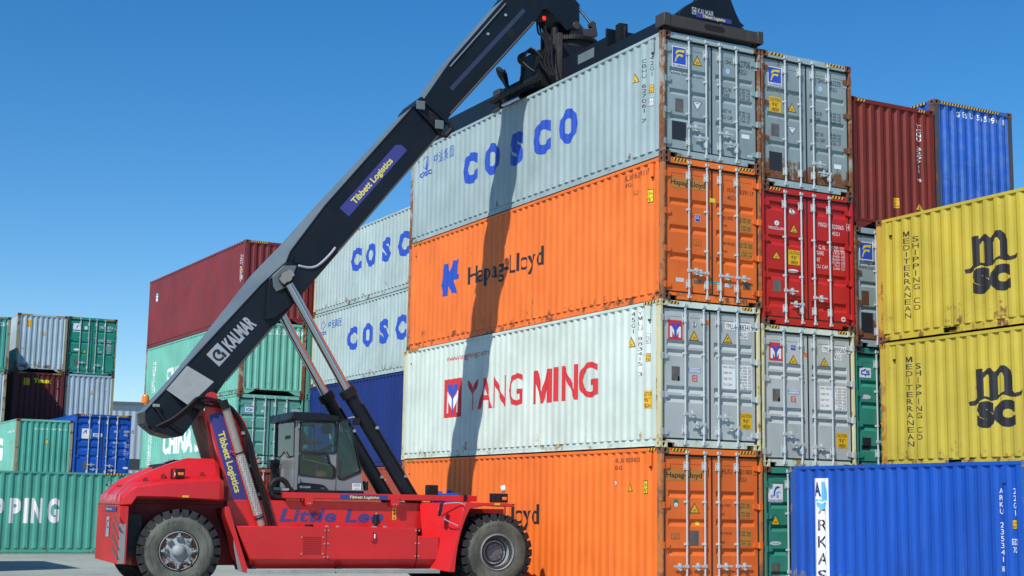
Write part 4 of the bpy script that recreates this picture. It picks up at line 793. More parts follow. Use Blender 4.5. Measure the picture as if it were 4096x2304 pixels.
c = U2; b = c.db('O', 458, 187, 580, 60, .02); c.D('height_notice', b, (RECT(b), YEL), (T('CAUTION', sub(b, .1, .7, .9, .88)), BLK), (T("9'6\"", sub(b, .25, .42, .75, .6)), BLK), (T('HIGH', sub(b, .2, .1, .8, .3)), BLK)); b = c.db('O', 652, 140, 995, 76, .02); c.D('owner_name', b, (T('Touax', b, bold=.06), FYEL)); b = c.db('O', 1085, 600, 1130, 95, .02); c.D('id_number', b, (STACK('TLXU 552883 2', b), WHT))
c = U4; tri(c, c.db('V', 474, 497, 492, 474, .02)); b = c.db('V', 556, 560, 563, 400, .02); c.D('id_number', b, (STACK('GLDU 730911', b), BLK))
c = U3; b = c.db('N', 203, 360, 355, 215); c.D('dolphin_sign', b, (RECT(b), WHT), (PG([(.4, .34), (.5, .7), (.84, .86), (.6, .6), (.5, .34)], b), BLU), (RECT(sub(b, .06, .08, .94, .16)), BLU)); emblem(c, c.db('N', 422, 335, 490, 262), DKW); tri(c, c.db('N', 380, 798, 470, 710)); b = c.db('N', 210, 732, 325, 697); c.D('maker_label', b, (DISC(b), WHT)); plate(c, c.db('N', 212, 1022, 296, 918))
ids(c, 'N', ('DFSU', 720, 308, 805, 268), ('600714', 850, 318, 978, 276), ('2', 1005, 326, 1030, 290), ('45G1', 850, 375, 930, 335), mat=WHT); table(c, c.db('N', 680, 790, 795, 520), ['MAX. GROSS', 'TARE', '', 'NET', 'CU. CAP.'], WHT); table(c, c.db('N', 845, 805, 940, 530), ['32.500|KGS', '71.650|LBS', '3.890|KGS', '8.580|LBS', '28.610|KGS', '63.070|LBS', '76.4|CU.M', '2.698|CU.FT'], WHT)
c = V1; b = c.db('M', -60, 250, 300, 205, .02); c.D('id_number', b, (T('CCLU 783611', b, bold=.02, space=1.3), WHT))
# stripes on the top corners
for c in (L2, R2): c.Hz((.2, .44), (2.0, 2.24))
for c in (L1, L3): c.Hz((.22, .62), (1.85, 2.24))
R3.Hz((.2, .5), (1.85, 2.2)); R4.Hz((.2, .58), (1.72, 2.24)); T3.Hz((.2, .45), (1.98, 2.2)); F1.Hz((.2, 2.05)); U1.Hz((.2, .7), (1.85, 2.25)); U2.Hz((.2, .6), (1.85, 2.25)); U3.Hz((.2, .6), (1.85, 2.25)); S3.Hz((.2, .68), (1.78, 2.25)); V2.Hz((1.72, 2.2)); V1.Hz((1.9, 2.15)); Q4.Hz((.2, .85))
L2.HzS((.2, .62), (11.3, 11.95)); L1.HzS((.2, .5), (11.5, 11.9)); L3.HzS((11.4, 11.9)); F1.HzS((.25, 1.2)); S1.HzS((.3, 1.0))
# small latches by the roof rail: rope rings / vent covers
def vent(c, ys):
    for y in ys:
        mb = MB(); mt = c.panel.material_slots[0].material; mb.box((-.004, y-.05, c.H-.37), (.014, y+.05, c.H-.1), mt); mb.box((-.006, y-.035, c.H-.4), (.014, y+.02, c.H-.37), RUBBER); o = mb.build('vent_cover', c.root, 0, .006)
for c in (L1, L2, L3, L4): vent(c, (.42, 11.72))
vent(M1, (L20-.42,)); vent(M2, (L20-.42,)); vent(A1, (.55,)); vent(S1, (.9,))
# ------------------------------------------------------------------ the reach stacker
RS_O = Vector((-1.42, 5.77, -.05)); RS_A = -R(5)
RS = thing('reach_stacker', 'red and black reach stacker with raised boom holding its spreader over the tall stack', 'reach stacker', RS_O, RS_A)
RM = Matrix.Translation(RS_O) @ Matrix.Rotation(RS_A, 4, 'Z'); RMi = RM.inverted(); EX, EY = RM.to_3x3() @ Vector((1, 0, 0)), RM.to_3x3() @ Vector((0, 1, 0))
def at(fr, x, y, Y):
    """pixel -> (X, Z) on the machine's own plane Y"""
    q = RMi @ hit(*PX(fr, x, y), RS_O+EY*Y, EY); return (q.x, q.z)
def atx(fr, x, y, X): q = RMi @ hit(*PX(fr, x, y), RS_O+EX*X, EX); return (q.y, q.z)
def at3(fr, x, y, Y): X, Z = at(fr, x, y, Y); return (X, Y, Z)
def pg(Y, *seq):
    out = []; fr = None
    for s_ in seq:
        if isinstance(s_, str): fr = s_
        else: out.append(at(fr, s_[0], s_[1], Y))
    return out
def WL(p): return RMi @ Vector(p)
M_RED = paint('red_machine_paint', (.6, .014, .016), .3, dirt=.1, var=.08, bump=.03, spec=.5, coat=.25, dirtcol=(.3, .08, .07)); M_REDW = paint('scraped_red_paint', (.55, .02, .02), .45, dirt=.5, rust=.25, rustcol=(.2, .17, .16), dirtcol=(.25, .12, .1), var=.15)
M_SCR = paint('bare_scratched_steel', (.25, .25, .26), .5, rust=.3, rustcol=(.4, .03, .03), dirt=.4); M_DKR = paint('shaded_red_paint', (.2, .006, .008), .5, dirt=.1, var=.2)  # dark red: machine red with shade painted in, for rear and inner faces
M_CHR = paint('charcoal_machine_paint', (.007, .0115, .018), .4, dirt=.25, var=.2, bump=.03, spec=.3, dirtcol=(.02, .024, .03)); M_SHEEN = paint('sheen_charcoal_paint', (.125, .16, .175), .45, dirt=.35, var=.14, bump=.05, dirtcol=(.19, .2, .2)); M_BLK = paint('black_greasy_steel', (.007, .007, .009), .55, dirt=.3, var=.3, dirtcol=(.05, .045, .04))  # the paler charcoal has the sun and sky sheen of upper plates painted in
M_CRN = paint('worn_dark_steel', (.05, .042, .038), .5, rust=.3, rustcol=(.12, .06, .03), dirt=.4); M_HOSE = plain('hose_rubber', (.01, .01, .012), .55, spec=.3); M_CHROME = plain('chrome_rod', (.55, .56, .58), .12, metal=1.)
M_CAB = paint('grey_cab_paint', (.2, .21, .225), .35, dirt=.12, var=.06, bump=.02, coat=.2); M_STEP = paint('galvanised_step', (.33, .36, .36), .5, dirt=.35, var=.2, metal=.2); M_PIPE = paint('heat_dulled_steel', (.34, .31, .27), .4, dirt=.5, var=.2, metal=.4)
GLS = glass('tinted_cab_glass', (.66, .78, .82)); M_LBL = plain('label_violet_blue', (.045, .05, .24), .5); M_LY = plain('label_pale_yellow', (.7, .68, .16), .5); M_SIL = plain('label_silver', (.34, .38, .42), .5); M_VIO = plain('name_violet', (.055, .055, .22), .5)
M_AMB = plain('amber_lens', (.8, .2, .02), .2); M_CLR = plain('clear_lens', (.7, .72, .72), .15); M_TYRE = paint('dusty_tyre_rubber', (.1, .105, .09), .85, dirt=.8, var=.4, bump=.3, dirtcol=(.22, .225, .17), scale=3, spec=.2); M_TRD = paint('tread_rubber', (.022, .023, .025), .75, dirt=.7, var=.3, dirtcol=(.09, .09, .07), scale=3, spec=.2)
M_HUB = paint('pale_grey_hub_paint', (.3, .32, .33), .5, dirt=.5, var=.2, scale=3); M_RIMR = paint('rusty_rim_ring', (.22, .1, .07), .6, rust=.5, dirt=.3); M_HUBD = paint('dark_grey_hub', (.13, .125, .13), .45, dirt=.4, scale=3)

# ---- wheels
def tyre_mesh(r, w):
    mb = MB(); k = r/.8
    half = [(.36, .06), (.375, .02), (.42, .0), (.5, -.02), (.58, -.018), (.64, .0), (.68, .03), (.735, .05)]
    prof = [(a*k, t) for a, t in half]+[(a*k, w-t) for a, t in reversed(half)]
    mb.lathe(prof[:7], M_TYRE, 72); mb.lathe(prof[6:], M_TRD, 72)
    N = 26
    for i in range(N):
        for side in (0, 1):
            a0 = 2*pi*(i+.5*side)/N; da = 2*pi/N*.4; sl = .1 if side else -.1; vs = []
            for rr, t0, t1 in ((.655*k, .0, .3), (.8*k, .035, .3)):
                for t, e in ((t0, 0), (t1, 1)):
                    for q in (-1, 1):
                        an = a0+q*da*(1. if rr < .7*k else .86)+sl*e; tt = t if not side else w-t; rb = rr if e == 0 or rr > .7*k else .7*k; vs.append((rb*cos(an), tt, rb*sin(an)))
            mb.add(vs, [(0, 1, 3, 2), (4, 6, 7, 5), (0, 4, 5, 1), (1, 5, 7, 3), (3, 7, 6, 2), (2, 6, 4, 0)], M_TRD)
    return mb.mesh('wheel', 30)
def arc_text(parent, s_, rad, h, a_mid, w_total, y):
    vs, fs = text_mesh(s_, 0., 1.1); x0, x1 = min(v[0] for v in vs), max(v[0] for v in vs); out = []
    for x, yy in vs:
        a = a_mid-((x-x0)/(x1-x0)-.5)*w_total; rr = rad+yy/CAPH*h; out.append((rr*cos(a), y, rr*sin(a)))
    me = bpy.data.meshes.new('tyre_lettering'); me.from_pydata(out, [], fs); me.materials.append(plain('embossed_lettering', (.055, .058, .05), .8)); o = bpy.data.objects.new('tyre_lettering', me); COL.objects.link(o); o.parent = parent
TYR = tyre_mesh(.8, .5)
def wheel(X, Y, Z, near, kind, steer=0, letters=False):
    o = bpy.data.objects.new('wheel', TYR); COL.objects.link(o); o.parent = RS; o.location = (X, Y, Z); s_ = 1 if near else -1
    o.rotation_euler = (0, random.uniform(0, 6), steer+(0 if near else pi))
    h = MB()
    h.lathe([(.39, .045), (.405, .02), (.385, .005), (.365, .015), (.345, .05)], M_HUBD if kind == 'front' else M_BLK, 48); h.lathe([(.352, .008), (.362, -.006), (.372, .008)], M_HUB, 48)
    if kind == 'rear':
        h.lathe([(.345, .05), (.33, .06), (.27, .075)], M_RIMR, 48); h.build('rim', o)
        g = MB(); g.lathe([(.285, .09), (.25, .06), (.2, .055), (.13, .03), (.12, -.02), (.1, -.05), (.05, -.075), (0, -.08)], M_HUB, 40)
        for i in range(8):
            a = 2*pi*i/8; Mx = Matrix.Rotation(-a, 4, 'Y'); g.box((.215, -.012, -.055), (.29, .06, .055), M_HUB, Mx); g.box((.26, -.04, -.022), (.335, .05, .022), M_HUB, Mx); g.cyl(Mx @ Vector((.25, -.035, .035)), Mx @ Vector((.25, .03, .035)), .016, M_HUBD, 6); g.cyl(Mx @ Vector((.25, -.035, -.035)), Mx @ Vector((.25, .03, -.035)), .016, M_HUBD, 6)
        for i in range(12):
            a = 2*pi*i/12; g.cyl((.125*cos(a), .0, .125*sin(a)), (.125*cos(a), .03, .125*sin(a)), .009, M_HUBD, 6)
        g.build('hub', o)
    else:
        h.lathe([(.345, .05), (.31, .05), (.3, .06), (.29, .3)], M_RIMR if 0 else M_CRN, 48); h.lathe([(.292, .08), (.285, .36), (.0, .36)], M_HUB, 48); h.build('rim', o)
        g = MB(); g.lathe([(.235, .33), (.225, .22), (.19, .2), (.185, .16), (.17, .15), (0, .148)], M_HUBD, 40)
        for i in range(30):
            a = 2*pi*i/30; g.cyl((.228*cos(a), .18, .228*sin(a)), (.245*cos(a), .33, .245*sin(a)), .021, M_HUB, 8)
        for i in range(8): a = 2*pi*i/8; g.cyl((.15*cos(a), .14, .15*sin(a)), (.15*cos(a), .16, .15*sin(a)), .012, M_HUB, 6)
        g.build('hub', o)
    if letters:
        for t_, am, wt in (('Continental', .35, 1.1), ('18.00-25', 1.75, .6), ('ContainerMaster', 3.1, 1.2), ('18.00-25', 5.2, .6)): arc_text(o, t_, .535, .05, am, wt, -.0215)
    return o
wr = wheel(-6.52, -1.6, .8, True, 'rear', -R(9), True); wr.rotation_euler[1] = 0
wheel(-6.52, 1.6, .8, False, 'rear', -R(9))
wf = wheel(-.03, -2.1, .81, True, 'front', 0, True); wf.rotation_euler[1] = 0
wheel(-.03, -1.54, .81, True, 'front'); wheel(-.03, 2.1, .81, False, 'front'); wheel(-.03, 1.54, .81, False, 'front')

# ---- red body
mb = MB()
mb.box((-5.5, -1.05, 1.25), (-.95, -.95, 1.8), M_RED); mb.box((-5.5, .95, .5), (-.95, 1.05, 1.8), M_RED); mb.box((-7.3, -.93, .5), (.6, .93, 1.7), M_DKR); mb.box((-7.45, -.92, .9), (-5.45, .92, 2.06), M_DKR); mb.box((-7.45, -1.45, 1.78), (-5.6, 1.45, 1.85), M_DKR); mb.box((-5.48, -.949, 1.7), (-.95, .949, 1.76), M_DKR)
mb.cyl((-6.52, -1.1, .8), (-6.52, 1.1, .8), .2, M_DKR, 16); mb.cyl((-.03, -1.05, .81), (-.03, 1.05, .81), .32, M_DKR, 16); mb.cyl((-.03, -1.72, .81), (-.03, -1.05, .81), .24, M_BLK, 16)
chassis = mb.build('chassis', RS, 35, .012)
# side tank with shelf, bolted panels and grille
mb = MB(); PT = [(-1.75, 1.29), (-1.75, .66), (-1.6, .46), (-.96, .46), (-.96, 1.29)]
mb.prism(PT, -5.5, -1.68, M_RED, 'x'); mb.v = [((-5.46+(1.29-p[2])*.46, p[1], p[2]) if p[0] < -5.4 else p) for p in mb.v]; mb.prism([(-1.75, 1.12), (-1.75, .66), (-1.6, .46), (-.96, .46), (-.96, 1.12)], -1.672, -1.2, M_RED, 'x')
tank = mb.build('side_tank', RS, 35, .02)
flatY = lambda Y: dict(map=lambda u, v, l: (u, Y-l, v))
def fb(fr, x0, y0, x1, y1, Y): return (*at(fr, x0, y0, Y), *at(fr, x1, y1, Y))
b = fb('md', 1455, 1028, 1812, 686, -1.75); cells = [[], []]
for i in range(21):
    for j in range(9):
        q = sub(b, i/21+.008, j/9+.02, (i+.72)/21, (j+.72)/9); k = len(cells[0]); v_, f_ = RECT(q); cells[0] += v_; cells[1] += [tuple(k+t for t in f_[0])]
decal(tank, 'grille', [(cells, DARK)], flatY(-1.75), .002)
mb = MB()
for fr, x, ys in (('md', 1895, (572, 820, 1068)), ('mr', 1320, (797, 982, 1165))):
    X0 = at(fr, x, ys[1], -1.75)[0]; mb.box((X0-.004, -1.753, .66), (X0+.004, -1.74, 1.285), DARK)
    for y in ys:
        for d in (-.035, .04): Z0 = at(fr, x, y, -1.75)[1]; mb.cyl((X0+d, -1.765, Z0), (X0+d, -1.745, Z0), .016, M_HUB, 8)
for x, y in ((1438, 698), (1840, 698), (1428, 1008), (1828, 1008)): X0, Z0 = at('md', x, y, -1.75); mb.cyl((X0, -1.765, Z0), (X0, -1.745, Z0), .016, M_HUB, 8)
mb.build('panel_bolts', tank)
mb = MB(); a, c_ = at('mr', 655, 945, -1.75), at('mr', 712, 805, -1.75); mb.box((a[0], -1.79, a[1]), (c_[0], -1.74, c_[1]), M_RED); mb.box((a[0]+.03, -1.795, a[1]+.02), (c_[0]-.03, -1.785, c_[1]-.02), DARK); mb.box((a[0]+.055, -1.8, a[1]+.05), (a[0]+.085, -1.79, c_[1]-.06), WHT); mb.build('level_gauge', tank, 35, .006)
mb = MB(); p = at3('mr', 733, 735, -1.5); mb.cyl((p[0], -1.5, 1.28), (p[0], -1.5, 1.32), .09, M_RED, 16); mb.cyl((p[0], -1.5, 1.32), (p[0], -1.5, 1.36), .04, M_BLK); mb.cyl((p[0], -1.5, 1.36), (p[0], -1.5, 1.55), .085, M_CHR, 16, .055); mb.cyl((p[0], -1.5, 1.55), (p[0], -1.5, 1.585), .02, M_HUB, 8); mb.build('filler_breather', tank)
mb = MB(); X0 = at('md', 1575, 480, -1.5)[0]; mb.cyl((X0, -1.5, 1.28), (X0, -1.5, 1.335), .085, M_BLK, 18); mb.build('fuel_cap', tank)
mb = MB()
for i in range(16): X0 = -3.72+i*.11+random.uniform(-.03, .03); mb.box((X0, -1.7, 1.285), (X0+random.uniform(.03, .09), -1.62, 1.3+random.uniform(0, .02)), random.choice([M_HUB, M_RED, M_RED]))
mb.build('shelf_bolts', tank)
# step plates
for x0, x1 in ((-5.22, -3.5), (-3.47, -1.28)):
    mb = MB(); mb.box((x0, -2.05, .385), (x1, -1.7, .45), M_STEP); n = int((x1-x0)/.055)
    for i in range(n): mb.prism([(x0+i*.055, .45), (x0+i*.055+.05, .45), (x0+i*.055+.025, .466)], -2.05, -1.76, M_STEP, 'y')
    mb.box((x0+.1, -1.76, .44), (x0+.2, -1.5, .5), M_BLK); mb.build('step_plate', RS, 35)
# front mudguard
e = pg(-2.15, 'fw', (755, 45), (1560, 58), (1680, 102), (1672, 132), (1500, 118), (1100, 112), (845, 168), (770, 330), (690, 560), (622, 850), (585, 1100), (565, 1345), (545, 1355), (452, 1350), (520, 1000), (600, 650), (700, 260))
mb = MB(); mb.prism(e, -2.15, -1.15, M_RED)
a0, a1 = at('fw', 755, 45, -2.15), at('fw', 452, 1350, -2.15); i0, i1 = (-1.42, 1.8), (-1.42, .46)
vs = [(a0[0]-.0, -2.149, a0[1]), (a1[0], -2.149, a1[1]), (i1[0], -1.5, i1[1]), (i0[0], -1.1, i0[1])]
vs += [(v[0]+.03, v[1]+.03, v[2]) for v in vs]; mb.add(vs, [(0, 1, 2, 3), (7, 6, 5, 4), (0, 4, 5, 1), (1, 5, 6, 2), (2, 6, 7, 3), (3, 7, 4, 0)], M_RED)
fend = mb.build('front_mudguard', RS, 35, .012)
mb = MB(); mb.prism([(x, z) for x, z in e], 1.2, 2.15, M_RED); mb.build('front_mudguard', RS, 35, .012)
mb = MB(); P3 = [Vector((at('fw', 330, 180, -2.0)[0], -1.75, at('fw', 330, 180, -2.0)[1])), Vector(at3('fw', 360, 75, -1.9)), Vector(at3('fw', 640, 50, -2.1)), Vector(at3('fw', 720, 85, -2.2))]
mb.tube(P3, .012, M_HUB, 6); P4 = [Vector(at3('fw', 330, 180, -1.9)), Vector(at3('fw', 300, 290, -1.85)), Vector(at3('fw', 420, 390, -2.05)), Vector(at3('fw', 620, 485, -2.2))]; mb.tube(P4, .012, M_HUB, 6); mb.build('mirror_arm', fend)
mb = MB(); mb.prism(pg(-1.95, 'fw', (295, 60), (335, 45), (275, 300), (250, 305)), -2.02, -1.9, M_BLK); mb.build('mirror', fend, 35, .01)
# front lamps
def lampbox(fr, x0, y0, x1, y1, Y, d, amber, parent, clear=None):
    a, c_ = at(fr, x0, y1, Y), at(fr, x1, y0, Y); mb = MB(); mb.box((a[0], Y, a[1]), (c_[0], Y+d, c_[1]), M_BLK); o = mb.build('lamp_housing', parent, 35, .012)
    p, q = at(fr, amber[0], amber[3], Y), at(fr, amber[2], amber[1], Y); mb = MB(); mb.box((p[0], Y-.012, p[1]), (q[0], Y+.01, q[1]), M_AMB); mb.build('indicator_lens', o, 35, .008)
    if clear: p, q = at(fr, clear[0], clear[3], Y), at(fr, clear[2], clear[1], Y); mb = MB(); mb.box((p[0]-.02, Y-.015, p[1]), (q[0], Y+.05, q[1]), M_CLR); mb.build('headlamp_lens', o, 35, .015)
    return o
lampbox('r2', 1030, 855, 1140, 919, -2.1, .2, (1098, 880, 1130, 902), fend)
mb = MB(); Xc, Zc = at('r2', 1100, 824, -2.0); mb.cyl((Xc-.03, -2.0, Zc), (Xc+.05, -2.04, Zc+.02), .075, M_CLR, 14); mb.tube([(Xc-.05, -2.0, Zc-.08), (Xc-.1, -2.0, Zc-.14), (Xc-.04, -2.02, Zc-.28)], .008, M_HUB, 5); mb.build('work_lamp', fend)
decal(fend, 'yellow_sticker', [(RECT(fb('fw', 1302, 96, 1405, 62, -2.15)), YEL)], flatY(-2.15))
# upper sliding rail of the cab
mb = MB(); mb.box((-4.38, -1.18, 1.85), (-.14, -1.0, 1.97), M_RED); mb.box((-4.38, 1.0, 1.85), (-.14, 1.18, 1.97), M_RED); mb.box((-.45, -1.2, 1.86), (-.38, -1.17, 1.99), M_BLK)
for fr, x0, y0, x1, y1 in (('md', 1500, -30, 1650, 110), ('mr', 945, 315, 1070, 455)): a, c_ = at(fr, x0, y1, -1.2), at(fr, x1, y0, -1.2); mb.prism([(a[0]+.03, a[1]), (c_[0]-.03, a[1]), (c_[0], a[1]+.05), (c_[0], c_[1]), (a[0], c_[1]), (a[0], a[1]+.05)], -1.215, -1.06, M_RED); [mb.cyl((X0, -1.23, a[1]+.05), (X0, -1.2, a[1]+.05), .014, M_HUB, 8) for X0 in (a[0]+.06, c_[0]-.06)]
rail = mb.build('cab_rail', RS, 35, .015)
b = fb('mr', 215, 347, 903, 290, -1.18); decal(rail, 'company_label', [(RECT(b), M_LBL), (T('Tibbett Logistics', fb('mr', 342, 333, 774, 303, -1.18), bold=.03, shear=.25), M_LY)], flatY(-1.18))
decal(chassis, 'machine_name', [(T('Little Leo', (*at('md', 1020, 395, -1.05), at('mr', 825, 660, -1.05)[0], at('md', 1080, 148, -1.05)[1]), bold=.032, shear=.28, space=1.06), M_VIO)], flatY(-1.05))
b = fb('mr', 962, 643, 1022, 472, -1.05); decal(chassis, 'warning_label', [(RECT(b), YEL), (PG([(.2, .72), (.8, .72), (.5, .94)], b), BLK), (PG([(.3, .4), (.7, .4), (.6, .62), (.3, .6)], b), BLK), (PG([(.35, .08), (.65, .08), (.55, .28), (.45, .28)], b), BLK)], flatY(-1.05))
mb = MB(); Xc, Zc = at('r2', 588, 832, 0.); mb.box((Xc-.13, -.08, Zc-.12), (Xc+.13, .08, Zc+.12), M_BLK); mb.box((Xc-.03, -.02, 1.7), (Xc+.03, .02, Zc-.1), M_BLK); mb.build('work_lamp', RS, 35, .03)
mb = MB(); Xc, Zc = at('r2', 690, 860, .3); mb.box((Xc-.3, .2, 1.7), (Xc+.3, .5, Zc+.02), BLU); mb.build('blue_box', RS, 35, .02)

# ---- engine hood, counterweight, mudguards
ST = [(-7.66, 1.64, 1.72, 1.75, 1.72, 1.46), (-7.62, 1.64, 1.86, 1.9, 1.86, 1.48), (-7.45, 1.66, 2.02, 2.1, 2.02, 1.52), (-7.36, 1.81, 2.06, 2.17, 2.07, 1.54), (-6.8, 1.81, 2.14, 2.43, 2.3, 1.6), (-6.3, 1.79, 2.18, 2.61, 2.46, 1.6), (-5.78, 1.77, 2.22, 2.61, 2.5, 1.6), (-5.68, 1.78, 2.16, 2.52, 2.5, 1.56)]
vs, fs = [], []
for X, zl, zs, zr, zc_, yo in ST:
    half = [(-yo+.05, zl), (-yo, zl+.03), (-yo+.015, zs-.06), (-yo+.07, zs), (-1.14, zs+.04+(zr-zs)*.06), (-1.0, zr-.05), (-.94, zr), (-.5, zr), (-.4, zc_)]
    prof = half+[(-y, z) for y, z in reversed(half)]; vs += [(X, y, z) for y, z in prof]
n = len(prof)
for i in range(len(ST)-1):
    for j in range(n-1): fs.append((i*n+j, i*n+j+1, (i+1)*n+j+1, (i+1)*n+j))
fs += [list(range(n)), list(range((len(ST)-1)*n, len(ST)*n))]
mb = MB().add(vs, fs, M_RED); hood = mb.build('engine_hood', RS, 60); md_ = hood.modifiers.new('soft', 'BEVEL'); md_.width = .035; md_.segments = 3; md_.limit_method = 'ANGLE'; md_.angle_limit = R(18)
mb = MB()
for x, y in ((750, 695), (1045, 630), (1690, 605)): p = Vector(at3('hd', x, y, -1.2)); mb.cyl(p-Vector((0, .02, .01)), p+Vector((.02, .1, -.02)), .05, M_DKR, 14)
mb.build('lifting_hole', hood)
mb = MB(); mb.box((-6.75, -.3, 2.2), (-6.3, .9, 2.5), M_BLK)
mb.build('radiator_grille', RS, 35, .02)
lampbox('hd', 1265, 515, 1412, 675, -1.42, .16, (1292, 578, 1390, 625), hood); mb = MB(); a, c_ = at('hd', 1190, 680, -1.42), at('hd', 1265, 515, -1.42); mb.box((a[0], -1.42, a[1]), (a[0]+.015, -1.24, c_[1]), M_BLK); mb.box((a[0]+.05, -1.4, a[1]+.05), (c_[0]-.005, -1.27, c_[1]-.08), M_CLR); mb.box((a[0], -1.42, c_[1]-.012), (c_[0], -1.24, c_[1]), M_BLK); mb.build('headlamp', hood, 35, .01)
decal(hood, 'yellow_sticker', [(RECT(fb('hd', 1360, 992, 1470, 960, -1.6)), YEL)], flatY(-1.605))
mb = MB(); mb.box((-7.66, -1.52, .54), (-7.5, 1.52, 1.64), M_REDW); mb.box((-7.652, -1.526, .55), (-7.53, -1.515, 1.3), M_SCR); mb.box((-7.5, -1.3, .7), (-7.2, 1.3, 1.5), M_BLK)
cw = mb.build('counterweight', RS, 35, .02)
rs = dict(map=lambda u, v, l: (-7.66-l, -u, v)); lay = []
def rp(x, y): y_, z_ = atx('rw', x, y, -7.66); return (-y_, z_)
for pts in (((245, 308), (280, 308), (372, 500), (360, 565)), ((338, 308), (378, 308), (378, 375)), ((232, 490), (240, 420), (352, 690), (345, 750)), ((218, 700), (236, 640), (345, 880), (335, 935)), ((222, 905), (232, 850), (335, 1060), (325, 1115))): lay.append((PG([rp(*q) for q in pts]), plain('dark_slot_grey', (.1, .1, .1), .6)))
q0, q1 = rp(118, 680), rp(190, 310); lay.append((RECT((*q0, *q1)), M_SIL)); lay.append((RING(sub((*q0, *q1), .15, .4, .9, .85), .16, 20, .6, 5.6), BLK)); q0, q1 = rp(105, 202), rp(320, 125); lay.append((RECT((*q0, *q1)), M_LBL)); lay.append((T('Tibbett Logistics', sub((*q0, *q1), .08, .3, .62, .72), bold=.02, shear=.2), M_LY))
decal(cw, 'rear_markings', lay, rs, .004)
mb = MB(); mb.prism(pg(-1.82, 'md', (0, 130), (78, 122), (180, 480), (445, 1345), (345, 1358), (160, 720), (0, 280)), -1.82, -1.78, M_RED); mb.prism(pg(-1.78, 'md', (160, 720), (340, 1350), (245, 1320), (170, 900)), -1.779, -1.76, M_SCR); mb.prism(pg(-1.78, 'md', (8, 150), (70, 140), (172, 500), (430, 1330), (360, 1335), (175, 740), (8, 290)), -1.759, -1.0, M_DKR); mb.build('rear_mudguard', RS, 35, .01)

# ---- mast
m_ = pg(-.85, 'bb', (1160, 900), (1180, 720), (1240, 662), (1300, 700), (1420, 860), 'r1', (985, 262), (1040, 330), (1085, 450), (1150, 690), (1200, 830), (1290, 905), (1330, 920))+[(-4.4, 1.25), (-5.36, 1.25)]+pg(-.85, 'r1', (905, 850), (860, 620), (760, 270))
mb = MB(); mb.prism(m_, -.87, -.77, M_RED); mb.prism(m_, .77, .87, M_RED)
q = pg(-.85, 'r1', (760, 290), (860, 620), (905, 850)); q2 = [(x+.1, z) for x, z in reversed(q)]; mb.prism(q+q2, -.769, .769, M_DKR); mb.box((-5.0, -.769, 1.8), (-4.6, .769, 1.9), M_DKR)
mast = mb.build('mast', RS, 35, .012)
mb = MB(); px_, pz_ = at('bb', 1240, 690, -.85); mb.cyl((px_, -.95, pz_-.02), (px_, .95, pz_-.02), .09, M_CRN, 18); mb.cyl((px_, -.96, pz_-.02), (px_, -.88, pz_-.02), .13, M_RED, 18); mb.build('boom_pivot', mast)
def rot_decal(parent, name, Y, A, Bp, fn):
    """flat marking running from pixel A to pixel B on the plane Y; fn(length) gives the layers in metres"""
    a, b_ = Vector(at(*A, Y)), Vector(at(*Bp, Y)); L_ = (b_-a).length; d = (b_-a)/L_; n_ = Vector((-d.y, d.x))
    return decal(parent, name, fn(L_), dict(map=lambda u, v, l: (a.x+d.x*u+n_.x*v, Y-l, a.y+d.y*u+n_.y*v)))
rot_decal(mast, 'company_label', -.87, ('r1', 785, 290), ('r1', 985, 985), lambda L_: [(RECT((0, 0, L_, .27)), M_LBL), (T('Tibbett Logistics', (L_*.19, .075, L_*.82, .21), bold=.03), M_LY)])
mb = MB(); e0, e1 = Vector(at3('r1', 897, 205, -1.15)), Vector(at3('r1', 1165, 1085, -1.15)); dv = e1-e0
mb.cyl(e0, e0+dv*.45, .085, M_PIPE, 16); mb.cyl(e0+dv*.44, e1, .075, M_PIPE, 16); mb.cyl(e0-dv*.02+Vector((-.02, -.03, .01)), e0+dv*.045+Vector((-.01, -.02, 0)), .085, DARK, 14)
for t in (.4, .93): mb.cyl(e0+dv*t, e0+dv*(t+.012), .09, M_BLK, 16); mb.tube([e0+dv*t+Vector((0, .05, 0)), e0+dv*t+Vector((-.15, .25, .02))], .015, M_RED, 6, 1)
ex = mb.build('exhaust_pipe', RS)
mp = bpy.data.materials.new('perforated_guard'); mp.use_nodes = True; nt = mp.node_tree; tc = nn(nt, 'ShaderNodeTexCoord'); vo = nn(nt, 'ShaderNodeTexVoronoi', Scale=28.); vo.inputs['Randomness'].default_value = .15; rr_ = nn(nt, 'ShaderNodeMapRange'); rr_.inputs[1].default_value = .3; rr_.inputs[2].default_value = .36; mx = nn(nt, 'ShaderNodeMix', data_type='RGBA'); mx.inputs['A'].default_value = (.04, .04, .05, 1); mx.inputs['B'].default_value = (.5, .5, .45, 1)
nt.links.new(tc.outputs['Object'], vo.inputs['Vector']); nt.links.new(vo.outputs['Distance'], rr_.inputs[0]); nt.links.new(rr_.outputs[0], mx.inputs['Factor']); nt.links.new(mx.outputs['Result'], nt.nodes['Principled BSDF'].inputs['Base Color']); nt.nodes['Principled BSDF'].inputs['Roughness'].default_value = .45; nt.nodes['Principled BSDF'].inputs['Metallic'].default_value = .3
mb = MB(); mb.cyl(e0+dv*.43, e0+dv*.91, .096, mp, 18); mb.build('heat_guard', ex)
